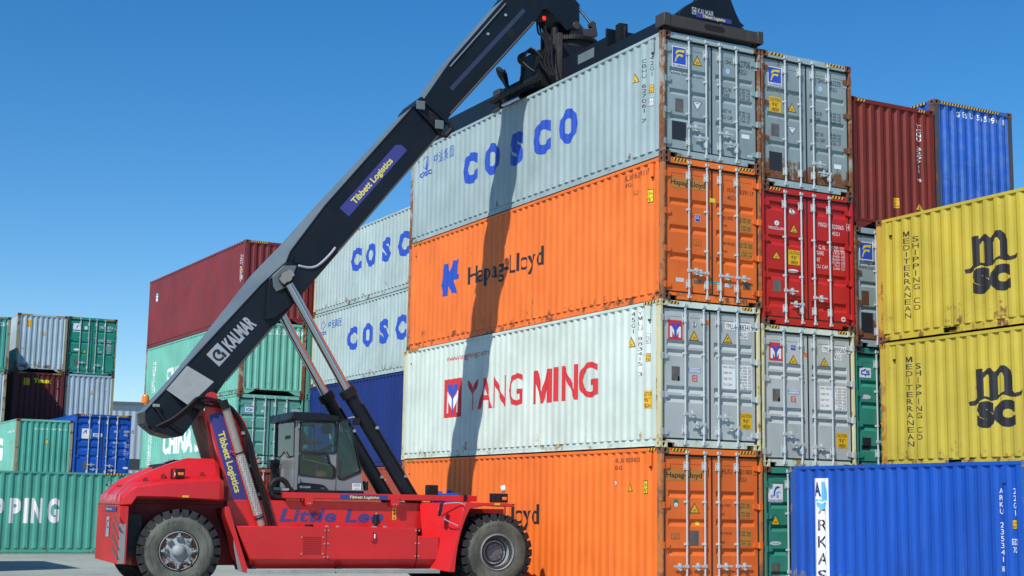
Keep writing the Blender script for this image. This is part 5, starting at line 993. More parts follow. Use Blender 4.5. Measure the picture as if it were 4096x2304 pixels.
# hoses
mb = MB()
for k, (y0, o_) in enumerate(((-1.02, 0), (-.97, 14), (-.92, 30))):
    mb.tube([at3('bb', 450+k*50, 1110+o_, y0), at3('bb', 700+k*12, 985+o_, y0-.05), at3('bb', 900+k*5, 825+o_*2, y0-.1), at3('bb', 1040, 700+o_*2.2, y0-.08), at3('bb', 1165, 690+o_*3.6, y0), at3('bb', 1300, 720+o_*3, y0), at3('bb', 1400, 745+o_*3, y0), at3('bb', 1560+k*8, 850+o_*2, y0), at3('bb', 1690-k*20, 1040, y0), at3('bb', 1760-k*22, 1180, y0-.05), at3('r1', 1085-k*18, 480, y0-.1), at3('r1', 1125-k*24, 660, y0-.1), at3('r1', 1190-k*24, 860, y0-.1), at3('r1', 1255-k*28, 1085, y0-.1)], .03, M_HOSE, 8, 5)
mb.tube([at3('bb', 300, 1060, -.6), at3('bb', 330, 1120, -.65), at3('bb', 420, 1170, -.66), at3('bb', 520, 1190, -.6)], .012, M_HOSE, 6)
for fr, x, y in (('bb', 1155, 730), ('r1', 1050, 420), ('r1', 1100, 655), ('r1', 1165, 860)): p = Vector(at3(fr, x, y, -.97)); mb.box(p-Vector((.1, .08, .03)), p+Vector((.08, .03, .03)), M_HUB if fr == 'r1' else M_BLK)
mb.build('hydraulic_hoses', RS)
mb = MB(); p0 = [at3('cb', x, y, -1.0) for x, y in ((330, 1390), (300, 1250), (360, 1165), (450, 1150), (520, 1195), (560, 1270), (600, 1320))]; mb.tube(p0, .055, M_BLK, 10); mb.tube([at3('cb', *q, -1.0) for q in ((330, 1390), (400, 1415), (500, 1420))], .055, M_BLK, 10); mb.box(at3('cb', 480, 1310, -1.08), Vector(at3('cb', 555, 1280, -1.02))+Vector((0, .1, .0)), M_HUB); mb.build('cable_conduit', RS)
# ---- cab
def plate_holes(mb, outer, holes, Y, th, mat):
    bm = bmesh.new(); ed = []
    for lp in [outer]+holes:
        vv = [bm.verts.new((x, Y, z)) for x, z in lp]; ed += [bm.edges.new((vv[i], vv[(i+1) % len(vv)])) for i in range(len(vv))]
    bmesh.ops.triangle_fill(bm, use_beauty=True, use_dissolve=False, edges=ed); bm.verts.index_update()
    V = [v.co.copy() for v in bm.verts]; F = [[v.index for v in f.verts] for f in bm.faces]; bm.free(); n = len(V)
    mb.add(V, F, mat); mb.add([v+Vector((0, th, 0)) for v in V], F, mat); k = 0
    for lp in [outer]+holes:
        m = len(lp); q = [(x, Y, z) for x, z in lp]+[(x, Y+th, z) for x, z in lp]; mb.add(q, [(i, (i+1) % m, (i+1) % m+m, i+m) for i in range(m)], mat)
def rnd(poly, r, n=4):
    out = []; m = len(poly)
    for i in range(m):
        p, a, b = Vector(poly[i]), Vector(poly[i-1]), Vector(poly[(i+1) % m]); u, w = (a-p), (b-p); rr = min(r, u.length*.45, w.length*.45); s_, e_ = p+u.normalized()*rr, p+w.normalized()*rr
        for k in range(n+1): t = k/n; out.append(tuple((1-t)**2*s_+2*t*(1-t)*p+t*t*e_))
    return out
def grow(poly, d):
    c_ = sum((Vector(p) for p in poly), Vector((0, 0)))/len(poly); return [tuple(Vector(p)+(Vector(p)-c_).normalized()*d) for p in poly]
YC = -.75; xr_c = at('cb', 662, 700, YC)[0]
def px_(*pts): return [atx('cb', x, y, xr_c) for x, y in pts]
out_ = [(xr_c, at('cb', 662, 288, YC)[1])]+pg(YC, 'cb', (1268, 318), (1280, 1160), (1340, 1158), (1612, 1042), (1648, 1322))+[(xr_c, at('cb', 662, 1302, YC)[1])]
w2 = rnd(pg(YC, 'cb', (738, 318), (1245, 330), (1238, 770), (722, 752)), .07); w3 = rnd(pg(YC, 'cb', (722, 785), (1130, 792), (1145, 925), (1228, 975), (1222, 1135), (712, 1085)), .07)
w4 = rnd(pg(YC, 'cb', (1285, 322), (1445, 298), (1606, 1035), (1345, 1148), (1268, 1120)), .04)
ro_ = px_((372, 316), (662, 288), (645, 1302), (428, 1302), (440, 880), (352, 838)); w1 = rnd(px_((378, 335), (650, 315), (636, 820), (545, 825), (500, 740), (452, 815), (366, 832)), .06)
yfar = max(y for y, z in ro_)
mb = MB()
for Y, th in ((YC, .05), (yfar-.05, .05)): plate_holes(mb, out_, [w2, w3], Y, th, M_CAB)
t_ = MB(); plate_holes(t_, ro_, [w1], 0, .05, M_CAB); mb.add([(xr_c+y, x, z) for x, y, z in t_.v], t_.f, M_CAB)
zt = at('cb', 500, 838, 0)[1]; xt = xr_c; xb0 = xr_c; zb0 = at('cb', 662, 1302, YC)[1]; xf, zf = at('cb', 1648, 1322, YC); xm, zm = at('cb', 1612, 1042, YC)
mb.box((xb0, YC+.05, zb0), (xf-.05, yfar-.05, zb0+.06), M_CAB)
mb.prism([(xf-.04, zf+.061), (xf, zf), (xm, zm), (xm-.04, zm)], YC+.051, yfar-.051, M_CAB)
cab = mb.build('cab', RS, 35)
mb = MB(); rf = pg(-.83, 'cb', (622, 166), (1060, 186), (1300, 242), (1282, 312), (700, 290), (600, 277)); mb.prism(rf, -.83, yfar+.08, M_CHR); mb.build('roof', cab, 35, .015)
def ringmesh(mb, poly, Y, d, mat):
    g = grow(poly, d); h = grow(poly, -.012); n = len(poly); mb.add([(x, Y, z) for x, z in g]+[(x, Y, z) for x, z in h]+[(x, Y+.02, z) for x, z in g], [(i, (i+1) % n, n+(i+1) % n, n+i) for i in range(n)]+[(i, 2*n+i, 2*n+(i+1) % n, (i+1) % n) for i in range(n)], mat)
for w in (w2, w3, w4):
    mb = MB(); ringmesh(mb, w, YC-.012, .03, RUBBER); mb.build('window_seal', cab, 0)
    for Y in (YC+.02, yfar-.03): mb = MB(); mb.prism(w, Y, Y+.008, GLS); mb.build('window', cab, 0)
t_ = MB(); ringmesh(t_, w1, 0, .03, RUBBER); mb = MB(); mb.add([(xr_c-.012+y, x, z) for x, y, z in t_.v], t_.f, RUBBER); mb.build('window_seal', cab, 0)
mb = MB(); mb.prism(w1, xr_c+.02, xr_c+.028, GLS, 'x'); mb.build('rear_window', cab, 0)
mb = MB(); t0, t1 = at('cb', 1450, 292, YC), at('cb', 1612, 1042, YC); mb.add([(t0[0], -.74, t0[1]), (t1[0], -.74, t1[1]), (t1[0], yfar-.01, t1[1]), (t0[0], yfar-.01, t0[1]), (t0[0]+.008, -.74, t0[1]), (t1[0]+.008, -.74, t1[1]), (t1[0]+.008, yfar-.01, t1[1]), (t0[0]+.008, yfar-.01, t0[1])], [(0, 1, 2, 3), (7, 6, 5, 4), (0, 4, 5, 1), (1, 5, 6, 2), (2, 6, 7, 3), (3, 7, 4, 0)], GLS); mb.build('windscreen', cab, 0)
mb = MB(); rt0, rt1 = at('cb', 1285, 305, YC), at('cb', 1450, 292, YC); mb.box((rt0[0], -.74, rt0[1]+.0), (rt1[0], yfar-.01, rt1[1]+.02), M_CHR)
for a, c_ in (((690, 295), (690, 1302)), ((1252, 315), (1240, 1322))): p, q = at('cb', *a, YC), at('cb', *c_, YC); mb.box((q[0]-.006, YC-.004, q[1]), (q[0]+.006, YC+.01, p[1]), DARK)
mb.box((xb0, YC-.006, zb0-.05), (xf, yfar, zb0+.004), M_BLK); mb.build('door_seams', cab, 0)
mb = MB()
for y in (375, 1170): p = Vector(at3('cb', 706, y, YC)); mb.box(p-Vector((.02, .03, .06)), p+Vector((.02, .0, .06)), M_CAB); 
mb.build('door_hinges', cab, 35, .005)
kb = pg(YC, 'cb', (690, 1185), (1020, 1222), (1080, 1240), (1135, 1298), (690, 1298)); decal(cab, 'door_badge', [(PG(kb), M_CHR), (T('KALMAR', fb('cb', 760, 1275, 878, 1246, YC), bold=.03), M_SIL), (RECT(fb('cb', 720, 1275, 750, 1242, YC)), M_SIL), (RING(fb('cb', 724, 1272, 746, 1246, YC), .2, 14, .5, 5.5), BLK), (T('DRF450', fb('cb', 1022, 1284, 1082, 1270, YC)), M_SIL)], flatY(YC-.006))
b = fb('cb', 1478, 1304, 1610, 1210, YC); decal(cab, 'white_notice', [(RECT(b), WHT), (T('CARGOTEC', sub(b, .12, .68, .88, .86), bold=.03), BLK), (T('BY WORK MASTER', sub(b, .12, .5, .88, .6)), BLK), (RECT(sub(b, .25, .3, .75, .34)), M_SIL), (RECT(sub(b, .2, .16, .8, .2)), M_SIL)], flatY(YC-.002))
mb = MB(); p = Vector(at3('cb', 1540, 300, -.85)); q = Vector(at3('cb', 1505, 245, -.8)); r_ = Vector(at3('cb', 1420, 265, -.7)); mb.tube([r_, q, p], .015, M_HUB, 6, 1); mb.box(p-Vector((.07, .05, .09)), p+Vector((.07, .05, .06)), M_BLK); mb.build('work_lamp', cab, 35, .01)
mb = MB(); p, q = at('cb', 1655, 1310, -.7), at('cb', 1715, 1175, -.7); mb.box((p[0], -.7, p[1]), (q[0], -.55, q[1]), M_BLK); mb.box((p[0]+.03, -.705, p[1]+.2), (q[0]-.03, -.69, q[1]-.03), M_HUB); mb.build('front_lamp', cab, 35, .01)
mb = MB(); p, q = at('cb', 292, 985, .3), at('cb', 430, 868, .3); mb.box((p[0], .3, p[1]), (q[0], .6, q[1]), M_CHR); p2, q2 = at('cb', 320, 1250, .3), at('cb', 420, 985, .3); mb.box((p2[0], .3, p2[1]), (p2[0]+.1, .5, q2[1]), M_BLK); mb.box((p2[0], .3, p2[1]+.25), (q2[0], .4, p2[1]+.5), M_BLK); mb.tube([at3('cb', 90, 802, .5), at3('cb', 350, 812, .5)], .012, M_BLK, 6, 1); mb.build('rear_bracket', RS, 35, .01)
# interior
sx, sz = at('cb', 690, 850, 0.); fl = zb0+.06
mb = MB(); mb.box((sx-.12, -.27, sz-.1), (sx+.5, .27, sz+.03), M_BLK); mb.prism([(sx-.2, sz-.05), (sx-.04, sz-.05), (sx-.12, sz+.5), (sx-.24, sz+.5)], -.25, .25, M_BLK); mb.box((sx, -.2, fl), (sx+.35, .2, sz-.1), M_BLK); mb.build('seat', cab, 35, .03)
wx, wz = at('cb', 1075, 720, 0.); Mw = Matrix.Translation((wx, 0, wz)) @ Matrix.Rotation(R(-28), 4, 'Y'); mb = MB(); ring = [Mw @ Vector((.2*cos(2*pi*i/24), .2*sin(2*pi*i/24), 0)) for i in range(25)]; mb.tube(ring, .014, M_BLK, 8, 1); mb.cyl(Mw @ Vector((0, 0, 0)), Mw @ Vector((.12, 0, -.45)), .03, M_BLK); [mb.cyl(Mw @ Vector((0, 0, 0)), Mw @ Vector((.2*cos(a), .2*sin(a), 0)), .012, M_BLK, 6) for a in (0, 2.1, 4.2)]; mb.box((wx+.1, -.35, fl), (wx+.3, .35, wz-.2), M_BLK); mb.build('steering_wheel', cab)
mb = MB(); mb.tube([at3('cb', 765, 690, -.66), at3('cb', 770, 850, -.66), at3('cb', 1000, 905, -.66), at3('cb', 1150, 945, -.66)], .016, FYEL, 8, 1); mb.build('grab_rail', cab); mb = MB(); p, q = at('cb', 1080, 1115, -.66), at('cb', 1080, 1045, -.66); mb.cyl((p[0], -.66, p[1]), (q[0], -.66, q[1]), .025, plain('bright_lime', (.6, .75, .03), .4), 10); mb.build('door_grip', cab)
mb = MB(); p = Vector(at3('cb', 1110, 420, .3)); mb.cyl(p-Vector((0, .03, 0)), p+Vector((0, .03, 0)), .12, M_BLK, 16); p = Vector(at3('cb', 1160, 660, -.3)); mb.box(p-Vector((.03, .02, .1)), p+Vector((.03, .02, .06)), M_BLK); mb.box(p+Vector((-.025, -.025, .03)), p+Vector((.02, -.018, .07)), MATS['bright_lime']); mb.build('cab_mirror', cab, 35, .01)
# driver
SKIN = plain('skin', (.42, .2, .13), .6); HAIR = plain('dark_hair', (.015, .012, .01), .7); VEST = plain('orange_work_jacket', (.85, .14, .03), .7); TRS = plain('dark_trousers', (.03, .035, .05), .8)
def skin_fig(name, parent, chain, mat, root=0, lev=1):
    """chain: list of (point, radius, parent index or None)"""
    me = bpy.data.meshes.new(name); me.from_pydata([c_[0] for c_ in chain], [(c_[2], i) for i, c_ in enumerate(chain) if c_[2] is not None], []); o = bpy.data.objects.new(name, me); COL.objects.link(o); o.parent = parent
    bm = bmesh.new(); bm.from_mesh(me); ly = bm.verts.layers.skin.verify(); bm.verts.ensure_lookup_table()
    for v, c_ in zip(bm.verts, chain): v[ly].radius = (c_[1] if isinstance(c_[1], tuple) else (c_[1], c_[1])); v[ly].use_root = v.index == root
    bm.to_mesh(me); bm.free(); me.materials.append(mat); m1 = o.modifiers.new('skin', 'SKIN'); m1.use_smooth_shade = True; m2 = o.modifiers.new('sub', 'SUBSURF'); m2.levels = m2.render_levels = lev; return o
hip = Vector((sx+.02, 0, sz+.11))
PD = thing('person', 'driver in an orange work jacket sitting at the wheel inside the cab', 'person', RM @ Vector((hip.x, 0, fl)), RS_A)
O_ = Vector((hip.x, 0, fl)); h_ = hip-O_; V3 = lambda x, y, z: h_+Vector((x, y, z))
skin_fig('body', PD, [(V3(0, 0, 0), (.15, .12), None), (V3(-.03, 0, .2), (.15, .11), 0), (V3(-.05, 0, .4), (.17, .11), 1), (V3(-.04, 0, .52), (.09, .075), 2), (V3(-.01, 0, .6), .055, 3),
    (V3(-.04, -.19, .47), .07, 2), (V3(.12, -.25, .24), .052, 5), (V3(.36, -.18, .24), .04, 6), (V3(-.04, .19, .47), .07, 2), (V3(.12, .25, .24), .052, 8), (V3(.36, .18, .24), .04, 9)], VEST, 0, 2)
skin_fig('trousers', PD, [(V3(.02, 0, -.02), (.14, .11), None), (V3(.22, -.11, .0), .085, 0), (V3(.46, -.12, .02), .065, 1), (V3(.5, -.12, -.36), .045, 2), (V3(.22, .11, .0), .085, 0), (V3(.46, .12, .02), .065, 4), (V3(.5, .12, -.36), .045, 5)], TRS, 0, 2)
hd_ = V3(.03, 0, .74)
skin_fig('head', PD, [(hd_+Vector((-.01, 0, -.14)), .05, None), (hd_+Vector((.0, 0, -.05)), (.07, .065), 0), (hd_+Vector((.0, 0, .04)), (.085, .075), 1), (hd_+Vector((-.01, 0, .1)), (.06, .05), 2)], SKIN, 0, 2)
mb = MB(); mb.cyl(hd_+Vector((.085, 0, -.005)), hd_+Vector((.125, 0, -.02)), .018, SKIN, 8, .01)
for s_ in (-1, 1): mb.cyl(hd_+Vector((.0, s_*.078, .0)), hd_+Vector((0, s_*.09, .0)), .03, SKIN, 10); mb.cyl(hd_+Vector((.08, s_*.032, .03)), hd_+Vector((.09, s_*.032, .03)), .011, BLK, 8)
mb.box(hd_+Vector((.078, -.025, -.062)), hd_+Vector((.09, .025, -.055)), plain('lips', (.3, .08, .07), .6)); mb.build('face', PD)
skin_fig('hair', PD, [(hd_+Vector((-.035, 0, .0)), (.075, .075), None), (hd_+Vector((-.02, 0, .09)), (.085, .07), 0)], HAIR, 0, 2)
for s_ in (-1, 1):
    wr_ = V3(.38, s_*.175, .235); ch = [(wr_, .034, None), (wr_+Vector((.05, 0, .0)), (.042, .02), 0)]
    for k in range(4): b0 = len(ch); ch += [(wr_+Vector((.09, s_*(-.03+.02*k), .005)), .011, 1), (wr_+Vector((.125-.006*abs(k-1.5), s_*(-.03+.02*k), -.015)), .009, b0), (wr_+Vector((.118, s_*(-.03+.02*k), -.045)), .008, b0+1)]
    b0 = len(ch); ch += [(wr_+Vector((.05, -s_*.045, .0)), .012, 1), (wr_+Vector((.085, -s_*.055, -.015)), .01, b0)]
    skin_fig('hand', PD, ch, SKIN, 0, 1)
# water bottles behind the seat
BOT = glass('bottle_plastic', (.62, .72, .74)); 
for k, (x, y_) in enumerate(((405, 0.1), (460, -.2), (505, .15))):
    y_, Z1 = atx('cb', x, 545, xr_c+.14); X0 = xr_c+.14; bt = thing('water_bottle', ('clear water bottle nearest the rear corner of the cab window', 'clear water bottle in the middle of the cab rear window', 'clear water bottle closest to the seat in the cab')[k], 'bottle', RM @ Vector((X0, y_, zt+.0)), 0, 'water bottles in the cab'); H_ = Z1-zt-.02
    mb = MB(); pr = [(0, 0), (.07, 0), (.075, .02), (.075, H_*.3), (.07, H_*.32), (.075, H_*.34), (.075, H_*.62), (.05, H_*.8), (.022, H_*.92), (.02, H_*.95)]; nseg = 16; mb.lathe([(r0, t) for r0, t in pr], plain('cloudy_bottle', (.55, .63, .63), .25), nseg, Matrix.Rotation(pi/2, 4, 'X')); mb.build('bottle_body', bt)
    mb = MB(); mb.cyl((0, 0, H_*.4), (0, 0, H_*.56), .077, plain('bottle_label_green', (.05, .35, .22), .5), 16); mb.build('label', bt); mb = MB(); mb.cyl((0, 0, H_*.95), (0, 0, H_), .024, WHT, 10); mb.build('cap', bt)

# ---- boom
YB = -.5
top = pg(YB, 'bb', (290, 890), (590, 570), (890, 220), 'r3', (880, 380), (935, 330), (1040, 235), (1065, 170), 'r4', (0, 840), (570, 200))
topd = pg(.5, 'bb', (150, 915), 'r3', (500, 680), (660, 510), (700, 440), (1000, 130), 'r4', (520, 190))
bot = pg(YB, 'r4', (730, 390), (290, 900), (0, 1240), 'r3', (1350, 165), (1090, 505), (645, 1010), 'bb', (1290, 690), (1150, 800), (925, 1130), (835, 1245), (690, 1260), (480, 1200), (300, 1050))
mb = MB(); n = len(top); poly = top+bot; N = len(poly)
# upper edge of the far side follows its own line, the rest is shared
def lineZ(line, x):
    line = sorted(line)
    for (a, za), (c_, zc2) in zip(line, line[1:]):
        if x <= c_: return za+(zc2-za)*(x-a)/(c_-a)
    return line[-1][1]
far = [(x, lineZ(topd, x) if i > 2 and i < n-1 else z) for i, (x, z) in enumerate(top)]+bot
vs = [(x, YB, z) for x, z in poly]+[(x, .5, z) for x, z in far]
fs = [list(range(N)), list(range(2*N-1, N-1, -1))]
for i in range(N):
    j = (i+1) % N; f = (i, i+N, j+N, j); mb.add([vs[k] for k in f], [(0, 1, 2, 3)], M_SHEEN if i < n-1 else M_CHR)
for f in fs: mb.add([vs[k] for k in f], [tuple(range(len(f)))], M_CHR)
# flange lips along the lower and upper edges
boom = mb.build('boom', RS, 25)
mb = MB(); lo = pg(YB-.03, 'r4', (735, 385), (0, 1236), 'r3', (1090, 500), (650, 1005)); 
for a, c_ in zip(lo, lo[1:]): mb.tube([(a[0], YB-.01, a[1]), (c_[0], YB-.01, c_[1])], .018, M_CRN, 6, 1)
for a, c_ in zip(top[:-1], top[1:]): mb.tube([(a[0], YB-.005, a[1]), (c_[0], YB-.005, c_[1])], .014, M_CHR, 6, 1)
mb.build('boom_edges', boom)
# base cheek: slanted plate with the pivot ears below
A_, B_, C_, D_ = at3('bb', 890, 222, -.505), at3('bb', 592, 570, -.505), at3('bb', 925, 805, -.8), at3('bb', 1288, 460, -.8)
E_, F_ = at3('bb', 1290, 690, -.8), at3('bb', 1120, 880, -.8); mb = MB()
mb.add([A_, B_, C_, D_], [(0, 1, 2, 3)], M_SHEEN); 
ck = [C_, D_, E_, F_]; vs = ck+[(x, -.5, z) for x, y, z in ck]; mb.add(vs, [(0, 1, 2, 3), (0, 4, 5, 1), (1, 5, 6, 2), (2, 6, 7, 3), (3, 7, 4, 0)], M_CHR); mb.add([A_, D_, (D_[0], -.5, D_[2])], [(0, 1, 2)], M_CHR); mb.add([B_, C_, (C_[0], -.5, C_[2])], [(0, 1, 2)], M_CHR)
vm = lambda p: (p[0], -p[1], p[2]); mb.add([vm(A_), vm(B_), vm(C_), vm(D_)], [(3, 2, 1, 0)], M_SHEEN)
mb.prism([(p[0], p[2]) for p in ck], .5, .8, M_CHR); mb.build('boom_foot', boom, 30, .01)
mb = MB(); bx, bz = at('bb', 440, 960, -.52); mb.tube([at3('bb', 400, 800, -.53), at3('bb', 470, 850, -.55), at3('bb', 560, 1000, -.55), at3('bb', 840, 1210, -.54)], .04, M_CHR, 6, 2); p = Vector(at3('bb', 450, 805, -.54)); mb.box(p-Vector((.07, .04, .03)), p+Vector((.07, .0, .03)), M_HUB); mb.box(at3('bb', 330, 1150, -.4), Vector(at3('bb', 560, 1080, -.4))+Vector((0, .5, 0)), M_BLK); mb.build('boom_end_fittings', boom, 35, .005)
mb = MB(); p = Vector(at3('bb', 296, 712, .35)); mb.lathe([(0, -.1), (.05, -.09), (.075, -.04), (.08, .08)], M_AMB, 16, Matrix.Translation(p) @ Matrix.Rotation(-pi/2, 4, 'X')); mb.build('beacon', boom)
# bracket for the cylinders, lip and window
mb = MB(); big = pg(-.6, 'r3', (930, 345), (1040, 240), (1180, 275), (1240, 262), (1310, 200), (1355, 145), (1372, 165), (1090, 505), (960, 600), (905, 610)); mb.prism(big, .505, .6, M_CHR); mb.build('cylinder_bracket', boom, 30, .01); mb = MB(); mb.prism(big, -.6, -.505, M_CHR); br = pg(-.62, 'r3', (950, 330), (1020, 262), (1105, 262), (1060, 390), (975, 430), (955, 395)); mb.prism(br, -.63, -.6, M_SHEEN)
mb.tube([(x, -.61, z) for x, z in pg(-.6, 'r3', (1115, 262), (1180, 275), (1240, 262), (1310, 200), (1355, 145))], .03, M_SIL, 6, 3); mb.build('cylinder_bracket', boom, 30, .01)
mb = MB(); cx, cz = at('r3', 1030, 340, -.78); mb.cyl((cx, -.93, cz), (cx, .93, cz), .11, M_CRN, 18); mb.prism([(cx+.11*cos(t)*(1.5 if sin(2*t) > .3 else 1), cz+.11*sin(t)*(1.5 if sin(2*t) > .3 else 1)) for t in [2*pi*i/24 for i in range(24)]], -.96, -.9, M_PIPE); mb.box(at3('r3', 1095, 245, -.62), Vector(at3('r3', 1120, 205, -.62))+Vector((0, .06, 0)), M_CHR); mb.build('pivot_pin', boom)
# lift cylinders
for s_ in (-1, 1):
    Y = .8*s_; P0 = Vector((cx, Y, cz)); P1 = Vector((*at('r3', 1443, 1088, -.8),)); P1 = Vector((P1.x, Y, P1.y)); q = at('r2', 565, 1100, -.8); P2 = Vector((q[0], Y, q[1])); d = (P2-P1).normalized()
    mb = MB(); mb.cyl(P1-d*.05, P2, .145, M_CHR, 24); mb.cyl(P1-d*.12, P1+d*.06, .18, M_BLK, 24); mb.cyl(P2-d*.08, P2+d*.05, .155, M_BLK, 20); mb.tube([P1+d*.3+Vector((.1, -.12, .05)), P1+d*1.5+Vector((.1, -.12, .05)), P2-d*.25+Vector((.1, -.12, .05))], .022, M_HOSE, 6, 1)
    for t in (.9, 2.1): pp = P1+d*t+Vector((.1, -.12, .05)); mb.box(pp-Vector((.03, .03, .03)), pp+Vector((.03, .03, .03)), M_HUB)
    o = mb.build('lift_cylinder', RS)
    mb = MB(); mb.cyl(P0+d*.12, P1, .095, M_CHROME, 24); mb.cyl(P0-d*.02, P0+d*.16, .12, M_BLK, 20); mb.build('piston_rod', o)
    if s_ < 0:
        mb = MB(); B0 = Vector(at3('r2', 570, 1045, -.98))
        for k in range(3): mb.tube([B0+Vector((.0, -.02*k, .05-.05*k)), at3('r2', 610+k*12, 1060+k*8, -1.2), at3('r2', 645+k*5, 1130+k*20, -1.35), at3('r2', 660-k*10, 1200, -1.45), at3('r2', 640-k*6, 1255, -1.5)], .03-.006*k, plain('grey_hose', (.07, .07, .075), .5), 8)
        mb.box(B0-Vector((.12, .04, .08)), B0+Vector((.05, .04, .06)), M_HUB); mb.box(at3('r2', 615, 1275, -1.45), Vector(at3('r2', 640, 1225, -1.45))+Vector((0, .1, 0)), M_BLK); mb.build('cylinder_hoses', o)
mb = MB(); X0, Z0 = P2.x, P2.z
for s_ in (-1, 1): mb.box((X0-.15, s_*.8-.2, Z0-.35), (X0+.25, s_*.8+.2, Z0-.02), M_DKR)
mb.build('cylinder_mount', RS, 35, .02)
# markings on the boom
rot_decal(boom, 'company_label', -.5, ('r4', 153, 912), ('r4', 528, 485), lambda L_: [(PG([(0, 0), (L_, 0), (L_, .17), (L_-.1, .27), (.0, .27)]), M_LBL), (T('Tibbett Logistics', (.3, .07, L_-.42, .21), bold=.03), M_LY)])
rot_decal(boom, 'maker_mark', -.5, ('r3', 615, 920), ('r3', 862, 655), lambda L_: [(RECT((0, .04, .34, .4)), M_SIL), (RING((.05, .08, .28, .34), .2, 20, .5, 5.2), BLK), (DISC((.17, .2, .25, .28)), BLK), (RECT((.22, .08, .28, .2)), BLK), (T('KALMAR', (.4, .07, L_, .36), bold=.045), M_SIL)])
tu = Vector(at3('r4', 150, 640, .0)); 
# end collar and inner boom
mb = MB(); c1 = pg(-.56, 'r4', (560, 190), (610, 140), (820, 335), (815, 365), (770, 400), (735, 385)); mb.prism(pg(-.56, 'r4', (572, 192), (610, 143), (640, 165), (600, 215)), -.56, .56, M_CHR)
mb.prism(pg(-.56, 'r4', (572, 192), (605, 150), (790, 310), (745, 385)), -.54, .54, M_BLK)
mb.tube([(x, -.56, z) for x, z in pg(-.56, 'r4', (575, 195), (660, 280), (745, 385))], .035, M_CHR, 8, 1); mb.tube([(x, -.56, z) for x, z in pg(-.56, 'r4', (612, 148), (720, 235), (805, 325))], .05, M_CHR, 8, 1); mb.tube([(x, -.58, z) for x, z in pg(-.56, 'r4', (805, 325), (815, 350), (775, 395), (745, 385))], .06, M_BLK, 8, 1)
for q in ((615, 195), (735, 320)): p = Vector(at3('r4', *q, -.6)); mb.box(p-Vector((.1, .03, .1)), p+Vector((.1, .0, .1)), M_SIL if 0 else M_SHEEN)
mb.build('boom_collar', boom, 30, .008)
YI = -.42
inn = pg(YI, 'r4', (640, 150), 'r5', (0, 485), (440, -20), (520, -130), (900, -160), (985, -30), (1000, 40), (1026, 60), (1026, 205), (925, 240), (800, 95), (770, 72), (735, 72), (660, 190), (0, 920), 'r4', (760, 330))
mb = MB(); N = len(inn); vs = [(x, YI, z) for x, z in inn]+[(x, .42, z) for x, z in inn]
for i in range(N): j = (i+1) % N; mb.add([vs[k] for k in (i, i+N, j+N, j)], [(0, 1, 2, 3)], M_SHEEN if i < 2 else M_CHR)
mb.add(vs[:N], [tuple(range(N))], M_CHR); mb.add(vs[N:], [tuple(range(N))], M_CHR); ib = mb.build('inner_boom', RS, 25)
mb = MB(); l1 = pg(YI, 'r5', (0, 905), (660, 178)); mb.tube([(x, YI-.02, z) for x, z in l1], .03, M_CRN, 6, 1); l2 = pg(YI, 'r5', (0, 530), (440, 30)); mb.tube([(x, YI-.012, z) for x, z in l2], .02, M_SHEEN, 6, 1)
p = Vector(at3('r5', 483, 262, YI-.003)); mb.cyl(p, p+Vector((0, .02, 0)), .1, DARK, 16); 
for q in ((300, 270), (440, 120)): p = Vector(at3('r5', *q, YI)); mb.cyl(p-Vector((0, .02, 0)), p, .035, M_HUB, 8)
mb.build('boom_edges', ib)
rot_decal(ib, 'side_stripe', YI-.001, ('r5', 20, 720), ('r5', 600, 90), lambda L_: [(RECT((0, 0, L_, .1)), plain('worn_blue_grey', (.03, .045, .08), .4))])
mb = MB(); a, c_ = Vector(at3('r5', 985, 25, -.2)), Vector(at3('r5', 1125, 200, -.2)); mb.cyl(a-(c_-a)*.9, a+(c_-a)*.2, .075, M_CHR, 14); mb.cyl(a, c_, .035, M_CHROME, 12); mb.cyl(c_-Vector((0, .07, 0)), c_+Vector((0, .07, 0)), .08, M_CRN, 12); mb.build('tilt_cylinder', ib)
mb = MB(); p = Vector(at3('r5', 742, 145, -.43)); mb.cyl(p, p+Vector((.02, -.03, 0)), .05, plain('red_lamp', (.9, .02, .01), .3, emit=1.5), 10); mb.build('red_lamp', ib)

# ---- rotator and spreader (square to the container it holds)
rc = hit(*PX('r5', 925, 330), (1.2, 5.65, 0), (0, 1, 0)); RX, RY, RZ = 1.22, 5.65, rc.z; YN = hit(*PX('r5', 1232, 330), (.34, 0, 0), (1, 0, 0)).y
mb = MB(); bk = pg(-.3, 'r5', (935, 290), (965, 190), (1010, 180), (1060, 235), (1110, 230), (1150, 205), (1165, 290), (1050, 300)); mb.prism(bk, -.36, -.2, M_CRN); mb.prism(bk, .2, .36, M_CRN); hx, hz = at('r5', 985, 215, -.3); mb.cyl((hx, -.45, hz), (hx, .45, hz), .1, M_CRN, 14); hdm = mb.build('rotator_bracket', RS, 30, .01)
def wbox(mb, a, c_, m): 
    Mx = RMi; return mb.box(a, c_, m, Mx)
mb = MB()
for r0, z0, z1, m, nn_ in ((.46, .02, .12, M_BLK, 40), (.57, -.08, .02, M_CRN, 60), (.5, -.3, -.08, M_BLK, 32)): mb.cyl(WL((RX, RY, RZ+z0)), WL((RX, RY, RZ+z1)), r0, m, nn_)
for i in range(60): a = 2*pi*i/60; Mx = RMi @ Matrix.Translation((RX, RY, RZ-.03)) @ Matrix.Rotation(a, 4, 'Z'); mb.box((.565, -.015, -.05), (.595, .015, .05), M_BLK, Mx)
for a in (3.5, 2.7): q = Vector((RX+.68*cos(a), RY+.68*sin(a), RZ)); mb.cyl(WL(q-Vector((0, 0, .3))), WL(q+Vector((0, 0, .18))), .1, M_BLK, 14); mb.cyl(WL(q+Vector((0, 0, .18))), WL(q+Vector((0, 0, .42))), .055, M_BLK, 10)
